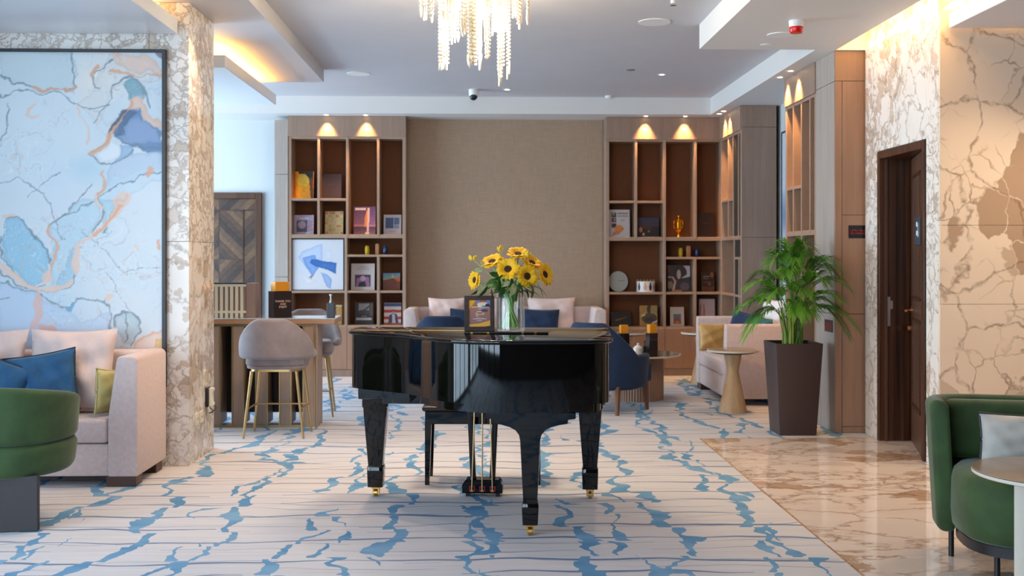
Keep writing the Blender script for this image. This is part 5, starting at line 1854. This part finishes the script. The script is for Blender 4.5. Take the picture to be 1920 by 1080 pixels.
tips = [(-.47, -.05, .31), (-.40, -.12, .50), (-.36, .10, .14), (-.42, -.10, .10), (-.22, -.15, .70), (-.10, .05, .78), (.06, -.10, .80), (.17, -.02, .72), (.30, -.26, .66), (.37, -.26, .50), (.43, -.30, .18), (.36, -.28, .13), (.27, -.24, .35), (.30, -.3, .40), (-.28, -.25, .42), (-.30, .2, .55),
        (.0, -.35, .45), (.1, .35, .6), (-.12, .33, .55), (.17, -.30, .55), (-.14, -.32, .60), (.02, .12, .82), (-.18, -.02, .74), (.12, -.02, .78), (.30, -.2, .60), (-.05, -.25, .72), (.22, -.22, .66), (-.33, .0, .38), (.06, -.30, .30), (-.06, -.33, .28), (.10, .26, .5), (-.2, .28, .4)]
for i, (dx, dy, z) in enumerate(tips):
    a = rp.uniform(0, 2 * PI)
    rr_ = rp.uniform(.015, .085)
    b0 = Vector((rr_ * math.cos(a), rr_ * math.sin(a), 0))
    h = max(z + .15, .52) + rp.uniform(0, .1)
    ctrl = Vector((dx * .30, dy * .30, h + .06))
    obj('frond', frond(b0, ctrl, (dx, dy, z + .03), n=40, L=.135, seed=i, start=.5), LEAFG, pm_, smooth=0)
for i in range(20):
    a = rp.uniform(0, 2 * PI)
    rr_ = rp.uniform(.02, .10)
    b0 = Vector((rr_ * math.cos(a), rr_ * math.sin(a), 0))
    obj('cane', tube([b0, b0 * 1.05 + Vector((0, 0, .15)), b0 * 1.5 + Vector((0, 0, .36))], .0085, 7, r2=.005), STEMY, pm_)

# ------------------------------------------------------------------ signs on the wood panels
xs0, xs1 = atY(1591, 430, 8.648).x, atY(1637, 430, 8.648).x
zs0, zs1 = atY(1614, 446.5, 8.648).z, atY(1614, 422.5, 8.648).z
fs = thing('fire_sign', 'black fire hose sign with red lettering on the tan cupboard panel', 'sign', (xs0, 8.6485, zs0))
w, h = xs1 - xs0, zs1 - zs0
obj('plate', bx(0, w, -.004, 0, 0, h), SCREEN, fs, smooth=0)
font('lettering', 'FIRE HOSE REEL', w * .098, REDT, fs, (w * .06, -.0045, h * .36), align='LEFT')
font('lettering', '\uFE95\uFED5\uFEFB\uFEC4\uFEE3 \uFE8D\uFEAE\uFEC3\uFEEE\uFEE3', w * .12, REDT, fs, (w * .34, -.0045, h * .62))
m = B()
cxs, czs, rs = w * .84, h * .48, h * .22
prism([(cxs + rs * math.cos(2 * PI * i / 24), czs + rs * math.sin(2 * PI * i / 24)) for i in range(24)], -.0052, -.004, 'y', bm=m)
obj('hose_symbol', m, plain('sign_red_bright', (220, 10, 16), .4), fs, smooth=0)
for k in (.45, .75):
    obj('hose_ring', tube([(cxs + rs * k * math.cos(2 * PI * i / 20), -.0054, czs + rs * k * math.sin(2 * PI * i / 20)) for i in range(21)], .001, 4), SCREEN, fs)
ya, yb = atX(1547, 610, XR).y, atX(1561.5, 610, XR).y
za_, zb_ = atX(1554, 622, XR).z, atX(1554, 599.5, XR).z
fe = thing('extinguisher_sign', 'small black sign with red lettering on the grey side panel above the planter', 'sign', (XR - .0005, ya, za_), -PI / 2)
w, h = ya - yb, zb_ - za_
obj('plate', bx(0, w, -.004, 0, 0, h), SCREEN, fe, smooth=0)
font('lettering', 'FIRE', w * .2, REDT, fe, (w * .45, -.0045, h * .58))
font('lettering', 'EXTINGUISHER', w * .115, REDT, fe, (w * .45, -.0045, h * .36))

# ------------------------------------------------------------------ books and ornaments on the shelves
def on_shelf(name, label, cat, px0, px1, py0, py1, Y, lean=-.10, rz=0.0):
    """size and place of a piece standing at depth Y: returns (thing, width, height)"""
    a, b = atY(px0, py1, Y), atY(px1, py1, Y)
    top = atY((px0 + px1) / 2, py0, Y)
    zf = SHELF((px0 + px1) / 2, py1)
    t = thing(name, label, cat, ((a.x + b.x) / 2, Y, zf + .001), rot=(lean, 0, rz))
    return t, b.x - a.x, top.z - zf


def SHELF(px, py):
    """top of the board that a piece at this place stands on"""
    left = px < 950
    zs = [(zl(374) + .014) if left else 0, (L_main + .023) if left else (R_main + .023), (zl(479.5) + .014) if left else (zr(484) + .014), (zl(547.2) + .014) if left else (zr(550) + .014), (L_base + .017) if left else (R_base + .017)]
    z = atY(px, py, YB + .1).z
    return min(zs, key=lambda q: abs(q - z))


def book(label, px0, px1, py0, py1, cv, Y=13.0, lean=-.10, rz=0.0, th=.028, cover=BLACKC, name='book', cat='book'):
    t, w, h = on_shelf(name, label, cat, px0, px1, py0, py1, Y, lean, rz)
    t['group'] = 'books in the left bookcase' if px0 < 950 else 'books in the right bookcase'
    print_bm(cv, w, h, 'front_cover', PRINT, t, (0, -.0005, 0))
    obj('boards', bx(-w / 2, w / 2, 0, .003, 0, h), cover, t, smooth=0)
    obj('boards', bx(-w / 2, w / 2, th - .003, th, 0, h), cover, t, smooth=0)
    obj('pages', bx(-w / 2 + .002, w / 2 - .004, .003, th - .003, .003, h - .003), PAGES, t, smooth=0)
    return t


C = lambda nx, ny, bg: Canvas(nx, ny, bg)
# left bookcase
cv = C(38, 50, (226, 120, 20)); cv.rect(.1, 0, .85, 1, (250, 170, 30)).ell(.45, .35, .3, .25, (255, 210, 70)).ell(.4, .75, .3, .25, (255, 190, 40)).poly([(.2, 0), (.95, 0), (.95, .22), (.75, .25), (.55, .1), (.2, .08)], (40, 36, 40)).poly([(.75, .25), (.95, .22), (1, 1), (.85, 1)], (110, 56, 30)).speck(50, 1)
book('golden orange book cover at the upper left of the left bookcase', 551, 588, 321, 370, cv, rz=-.05)
cv = C(36, 46, (74, 58, 62)); cv.lines(.3, .3, .7, 2, (96, 80, 84), .03, .1, .5)
book('plain dark plum book beside the golden orange one', 603, 640, 326, 370, cv)
cv = C(36, 36, (186, 172, 196)); cv.rect(.12, .28, .68, .86, (96, 92, 116)).ell(.4, .5, .2, .2, (190, 170, 186)).rect(.72, .28, .95, .8, (186, 150, 168)).lines(.12, .12, .95, 1, (232, 226, 240), .09).rect(.62, .86, .78, .97, (226, 226, 236)).speck(40, 2)
book('lilac picture book on the main shelf of the left bookcase, at its left end', 551, 588, 403, 439, cv)
cv = C(34, 42, (214, 190, 136))
rr_ = random.Random(4)
for i in range(7):
    for j in range(5):
        cv.ell((j + .5) / 5 + rr_.uniform(-.05, .05), (i + .5) / 7, .07, .05, rr_.choice(((206, 110, 80), (190, 180, 110), (226, 200, 150), (200, 140, 90))), .85)
book('yellow and red patterned book next to the lilac one', 609, 643, 396, 439, cv, cover=PALEW)
cv = C(42, 52, (96, 74, 112)); cv.grad(0, 0, 1, .66, (86, 66, 112), (150, 100, 130)).grad(0, .66, 1, .74, (230, 150, 150), (110, 76, 110)).grad(0, .74, 1, 1, (84, 60, 92), (150, 100, 110)).rect(.06, .05, .56, .13, (236, 216, 226)).poly([(.62, .06), (.72, .04), (.7, .9), (.6, .9)], (246, 200, 200)).poly([(.58, .16), (.64, .1), (.6, .7), (.48, .72), (.5, .4)], (244, 150, 60)).ell(.62, .95, .1, .05, (255, 226, 170)).speck(20, 3)
book('purple sunset travel book with an orange tower on its cover', 663, 704, 387, 439, cv)
cv = C(34, 38, (206, 200, 210)); cv.rect(.12, .16, .56, .7, (66, 96, 140)).rect(.58, .16, .88, .5, (96, 122, 156)).rect(.58, .52, .88, .7, (140, 156, 180)).lines(.2, .8, .8, 1, (170, 166, 176), .04)
book('white book with blue square at the right end of the left main shelf', 719, 752, 402, 439, cv, cover=PALEW, lean=-.18)
cv = C(46, 52, (216, 206, 204)); cv.rect(.17, .42, .83, .88, (70, 48, 84)).poly([(.25, .55), (.75, .5), (.8, .88), (.2, .88)], (170, 120, 160)).ell(.5, .56, .12, .1, (214, 170, 200)).poly([(.35, .7), (.6, .66), (.66, .88), (.3, .88)], (36, 50, 64)).lines(.2, .1, .8, 2, (176, 168, 168), .04, .09)
book('large white book with a purple photograph on its cover', 658, 702, 494, 543, cv, cover=PALEW)
cv = C(34, 36, (120, 60, 36)); cv.grad(0, 0, 1, .4, (90, 150, 190), (170, 180, 160)).poly([(0, .42), (.35, .36), (.6, .3), (.7, .34), (1, .2), (1, 1), (0, 1)], (126, 62, 36)).poly([(.7, .32), (1, .2), (1, .5), (.75, .45)], (220, 96, 36)).poly([(.5, .28), (.56, .06), (.66, .28)], (236, 206, 90)).speck(20, 6)
book('small book with an orange desert dune under blue sky', 718, 750, 512, 544, cv)
cv = C(38, 46, (56, 50, 50)); cv.rect(.2, .06, .78, .46, (150, 144, 144)).ell(.5, .44, .34, .1, (70, 64, 64)).poly([(.3, .4), (.6, .25), (.8, .1), (.72, .3)], (80, 74, 74)).rect(.8, .06, .95, .6, (96, 80, 66)).rect(.08, .70, .90, .80, (206, 200, 200), .85).lines(.25, .62, .75, 1, (140, 134, 134), .03)
book('dark book with a grey photograph and white title on the bottom shelf', 665, 700, 567, 608, cv)
cv = C(36, 46, (230, 220, 216)); cv.rect(0, .02, 1, .16, (56, 84, 140)).rect(0, .32, 1, .46, (200, 60, 56)).rect(0, .64, 1, .76, (200, 60, 56)).rect(0, .92, 1, 1, (200, 90, 80)).poly([(.3, .58), (.5, .5), (.75, .52), (.85, .92), (.25, .92)], (60, 76, 120)).poly([(.48, .52), (.62, .52), (.68, .94), (.48, .94)], (226, 222, 226)).ell(.54, .42, .07, .07, (206, 160, 140)).ell(.54, .36, .07, .04, (50, 40, 40))
book('red and white striped book with a figure in blue jacket', 720, 752, 568, 609, cv, cover=PALEW)
cv = C(24, 10, (110, 110, 50)); cv.speck(70, 8)
book('low green book lying in the lower left compartment', 553, 579, 600, 611, cv, th=.12, lean=0, Y=12.95)
t, w, h = on_shelf('tin', 'small tan tin box behind the bar dispenser in the left bookcase', 'box', 630, 641, 572, 610, 12.98, 0)
obj('body', rb(-w / 2, w / 2, 0, .06, 0, h - .02, .002, 1), plain('tan_tin', (176, 136, 80), .4, var=.3, vscale=40), t)
obj('lid', rb(-w / 2 - .002, w / 2 + .002, -.002, .062, h - .02, h, .002, 1), plain('tan_tin_lid', (196, 176, 140), .4), t)
# framed blue artwork in the big opening
ax0, ax1 = atY(546.5, 500, 12.87).x, atY(645, 500, 12.87).x
az1, az0 = atY(595, 447.5, 12.87).z, zl(547.2) + .0145
cv = C(110, 106, (208, 209, 216))
qx, wy, q0, w0 = cv.u * 100, cv.v * 100, cv.u * 100, cv.v * 100
qx = qx + (fbm(q0, w0, 20, 31) - .5) * 5; wy = wy + (fbm(q0, w0, 20, 33) - .5) * 5
wash([(60, 8), (60, 52), (30, 62), (12, 36), (18, 24)], (188, 200, 228), .95, 1.5)
wash([(20, 36), (46, 30), (52, 56), (40, 74), (26, 56)], (120, 156, 212), .85, 1.5)
wash([(64, 20), (78, 22), (78, 40), (64, 42)], (214, 218, 230), .6, 1.5)
wash([(34, 46), (38, 38), (50, 40), (64, 44), (87, 46), (87, 68), (64, 58), (44, 54)], (58, 108, 178), 1, 1.2)
wash([(56, 64), (66, 68), (78, 78), (76, 98), (68, 94), (60, 80)], (150, 176, 220), .95, 1.2)
wash([(30, 76), (40, 70), (38, 80)], (150, 126, 124), .9, 1)
wash([(16, 60), (26, 72), (50, 82), (30, 92), (18, 76)], (222, 220, 226), .8, 2)
ar = thing('artwork', 'framed artwork of blue watercolour shapes in the left bookcase', 'artwork', ((ax0 + ax1) / 2, 12.885, az0))
aw, ah = ax1 - ax0, az1 - az0
print_bm(cv, aw - .02, ah - .02, 'canvas', PRINT, ar, (0, -.004, .010))
m = B()
for a in ((-aw / 2, aw / 2, -.012, .02, 0, .01), (-aw / 2, aw / 2, -.012, .02, ah - .01, ah), (-aw / 2, -aw / 2 + .01, -.012, .02, .01, ah - .01), (aw / 2 - .01, aw / 2, -.012, .02, .01, ah - .01)):
    box(m, *a)
obj('frame', m, plain('dark_green_frame', (48, 62, 56), .4), ar, smooth=0)
obj('backing', bx(-aw / 2 + .005, aw / 2 - .005, -.002, .018, .006, ah - .006), DARKP, ar, smooth=0)


def small_vase(label, px, w, py0, py1, mt_, sq=False):
    t, w_, h = on_shelf('ornament', label, 'ornament', px - w / 2, px + w / 2, py0, py1, 12.97, 0)
    t['group'] = 'little coloured pots on the shelves'
    r = w_ / 2
    if sq:
        obj('body', rb(-r, r, -r, r, 0, h * .93, .004, 2), mt_, t)
        obj('neck', rb(-r * .8, r * .8, -r * .8, r * .8, h * .93, h, .003, 1), mt_, t)
    else:
        obj('body', lathe([(r * .8, 0), (r, h * .1), (r, h * .8), (r * .7, h * .93)], 20), mt_, t)
        obj('neck', lathe([(r * .7, h * .93), (r * .75, h), (r * .55, h), (r * .5, h * .94)], 20), mt_, t)
    return t


small_vase('little yellow ceramic pot in the left bookcase', 688.5, 9, 461, 477, YELLOW)
small_vase('little tan ceramic pot in the left bookcase', 707.5, 7, 457, 477, TANG, True)
small_vase('little blue ceramic pot in the left bookcase', 722.5, 9, 461, 477, BLUEG)
small_vase('little yellow pot in the right bookcase', 1276, 8.5, 465, 482, YELLOW)
small_vase('little copper pot in the right bookcase', 1290.5, 8, 461, 482, TANG, True)
small_vase('little dark blue pot in the right bookcase', 1307, 8.5, 465, 482, BLUEG)
# right bookcase
cv = C(40, 52, (214, 208, 212)); cv.rect(.11, .10, .34, .28, (70, 56, 50)).rect(.11, .31, .34, .47, (84, 58, 50)).rect(.11, .50, .34, .66, (60, 50, 56)).ell(.22, .16, .06, .05, (170, 150, 120)).ell(.26, .38, .05, .04, (190, 160, 140)).ell(.47, .70, .22, .14, (226, 140, 60)).poly([(.2, .8), (.6, .76), (.5, .88), (.1, .98)], (206, 130, 100)).poly([(.6, .7), (.78, .67), (.62, .74)], (130, 110, 110)).rect(.4, .10, .93, .17, (150, 146, 150)).rect(.4, .20, .93, .26, (166, 162, 166)).rect(.55, .34, .75, .42, (186, 182, 188))
book('tall white book with orange fruit and three small photographs', 1142.5, 1181, 393, 445, cv, cover=PALEW, lean=-.07)
cv = C(40, 36, (36, 28, 34)); cv.grad(0, 0, 1, .45, (56, 60, 96), (70, 52, 64)).ell(.12, .62, .08, .14, (200, 130, 70)).ell(.25, .85, .05, .08, (236, 180, 120)).ell(.5, .7, .06, .06, (150, 120, 80)).ell(.45, .5, .25, .1, (70, 50, 40)).speck(30, 12)
book('dark city night photograph book beside the tall white one', 1197, 1236, 408, 444, cv)
t, w, h = on_shelf('trophy', 'polished golden trophy cup in the right bookcase', 'trophy', 1264, 1280, 403, 445, 12.98, 0)
k = h / .27
obj('foot', lathe([(.026 * k, 0), (.026 * k, .02 * k), (.012 * k, .035 * k), (.010 * k, .05 * k), (.022 * k, .06 * k)], 28), GOLDCUP, t)
obj('cup', lathe([(.010 * k, .055 * k), (.034 * k, .075 * k), (.042 * k, .11 * k), (.040 * k, .17 * k), (.046 * k, .205 * k), (.048 * k, .21 * k), (.04 * k, .21 * k), (.03 * k, .19 * k)], 32), GOLDCUP, t)
for s in (-1, 1):
    obj('handle', tube([(s * .038 * k, 0, .10 * k), (s * .052 * k, 0, .12 * k), (s * .056 * k, 0, .17 * k), (s * .05 * k, 0, .20 * k), (s * .042 * k, 0, .205 * k)], .005, 8), GOLDCUP, t)
obj('finial', lathe([(.034 * k, .208 * k), (.024 * k, .22 * k), (.010 * k, .232 * k), (.014 * k, .245 * k), (.012 * k, .262 * k), (.001, .27 * k)], 24), GOLDCUP, t)
cv = C(32, 44, (44, 26, 20)); cv.lines(.15, .40, .8, 1, (84, 62, 54), .03)
book('black-brown book leaning beside the trophy', 1307.5, 1339, 399, 445, cv)
t, w, h = on_shelf('disc_plate', 'round grey white plate standing on edge in the right bookcase', 'plate', 1141.5, 1178, 508.5, 548, 13.02, -.12)
r = h / 2
obj('plate', prism([(r * .94 * math.cos(2 * PI * i / 40), r + r * math.sin(2 * PI * i / 40)) for i in range(40)], 0, .012, 'y'), plain('pale_grey_glaze', (176, 180, 176), .3), t)
obj('lettering', bx(-.035 + .03, .05 + .03, -.001, 0, r * 1.02, r * 1.1), plain('grey_print', (140, 144, 142), .5), t, smooth=0)
t, w, h = on_shelf('drum_bowl', 'white drum box painted with dark figures and a gold spiked rim', 'bowl', 1193, 1228, 524, 549, 12.99, 0)
r = w / 2
cvb = C(64, 20, (226, 218, 216))
for x, c_, ww in ((.06, (120, 110, 60), .03), (.22, (56, 50, 50), .05), (.44, (206, 160, 130), .06), (.62, (50, 36, 40), .05), (.78, (170, 110, 90), .04), (.92, (60, 50, 50), .04)):
    cvb.ell(x, .55, ww, .32, c_).ell(x, .2, ww * .5, .12, c_)
o = print_bm(cvb, 1, 1, 'painted_side', PRINT, t)
me = o.data
for v in me.vertices:
    a = PI + v.co.x * PI * 1.02 + PI / 2
    v.co = (r * math.cos(a), r * math.sin(a), v.co.z * h * .84)
obj('body', lathe([(r * .97, 0), (r * .985, .002), (r * .985, h * .84), (r * .9, h * .84), (r * .9, .02), (.001, .02)], 40), PORC, t)
m = B()
for i in range(16):
    a = 2 * PI * i / 16
    lathe([(.006, h * .84), (.005, h * .96), (.001, h)], 6, r * .94 * math.cos(a), r * .94 * math.sin(a), bm=m)
obj('spiked_rim', m, GOLDP, t)
cv = C(42, 52, (70, 60, 66)); cv.rect(.68, .02, 1, .42, (206, 196, 202)).ell(.55, .3, .3, .3, (60, 52, 60)).ell(.5, .35, .09, .18, (196, 170, 160)).poly([(0, .42), (.25, .44), (.38, .6), (.3, .98), (.18, .98), (.3, .62), (.2, .48), (0, .47)], (200, 166, 150)).poly([(.6, .5), (.8, .38), (1, .34), (1, .44), (.85, .46)], (196, 190, 196)).ell(.1, .75, .14, .14, (150, 120, 100)).rect(.2, .93, .62, 1, (190, 130, 90)).ell(.75, .8, .2, .15, (110, 90, 100)).rect(0, 0, .12, .25, (120, 80, 76))
book('abstract grey and white art book leaning in the right bookcase', 1252, 1294.5, 497, 548, cv, lean=-.08)
cv = C(26, 38, (74, 44, 32)); cv.rect(.1, .2, .6, .26, (150, 130, 120)).rect(.1, .32, .5, .36, (120, 100, 92)).rect(.1, .5, .55, .53, (130, 110, 100)).ell(.8, .15, .15, .14, (150, 100, 60)).ell(.6, .6, .12, .1, (130, 90, 60)).rect(0, .75, 1, 1, (110, 66, 40)).speck(30, 13)
book('small dark red book to the right of the abstract art book', 1316.5, 1340, 510, 548, cv)
cv = C(44, 28, (20, 14, 14)); cv.poly([(.2, .55), (.5, .45), (.9, .3), (.5, .56), (.22, .66)], (110, 80, 30))
book('black glossy book propped at the lower left of the right bookcase', 1146, 1184, 584, 613, cv, lean=-.25, rz=.06)
cv = C(36, 40, (170, 128, 66)); cv.ell(.55, .18, .14, .2, (70, 52, 44)).ell(.55, .62, .42, .26, (84, 68, 60)).rect(.62, .1, 1, .4, (150, 130, 80)).poly([(.1, .45), (.35, .38), (.3, .5), (.06, .56)], (206, 180, 130)).poly([(.65, .84), (1, .7), (1, .78), (.7, .9)], (206, 196, 190)).lines(.3, .6, .8, 2, (50, 36, 30), .05, .09).speck(36, 14)
book('vintage brown and yellow book on the bottom shelf of the right bookcase', 1199.5, 1233, 573, 613, cv)
t, w, h = on_shelf('photo_frame', 'white photo frame with small blue and orange picture in the right bookcase', 'picture frame', 1257, 1283, 575.5, 613, 12.98, -.16, -.06)
cv = C(30, 40, (206, 186, 176)); cv.rect(.24, .36, .76, .88, (90, 110, 130)).poly([(.24, .88), (.24, .7), (.45, .5), (.55, .5), (.76, .75), (.76, .88)], (150, 80, 40)).ell(.5, .8, .15, .08, (200, 110, 50))
print_bm(cv, w, h, 'picture', PRINT, t, (0, -.001, 0))
obj('frame', rb(-w / 2, w / 2, 0, .018, 0, h, .001, 1), PALEW, t, smooth=0)
t, w, h = on_shelf('photo_frame', 'black photo frame with pink picture partly behind the loveseat', 'picture frame', 1308.5, 1343, 557, 613, 13.0, -.05)
cv = C(34, 50, (20, 16, 18)); cv.rect(.07, .07, .93, .93, (206, 180, 186)).poly([(.12, .3), (.2, .25), (.22, .9), (.1, .9)], (170, 120, 110)).poly([(.28, .26), (.38, .24), (.44, .9), (.3, .9)], (176, 130, 116)).rect(.5, .5, .85, .55, (190, 170, 176))
print_bm(cv, w, h, 'picture', PRINT, t, (0, -.001, 0))
obj('frame', rb(-w / 2, w / 2, 0, .018, 0, h, .001, 1), BLACKS, t, smooth=0)
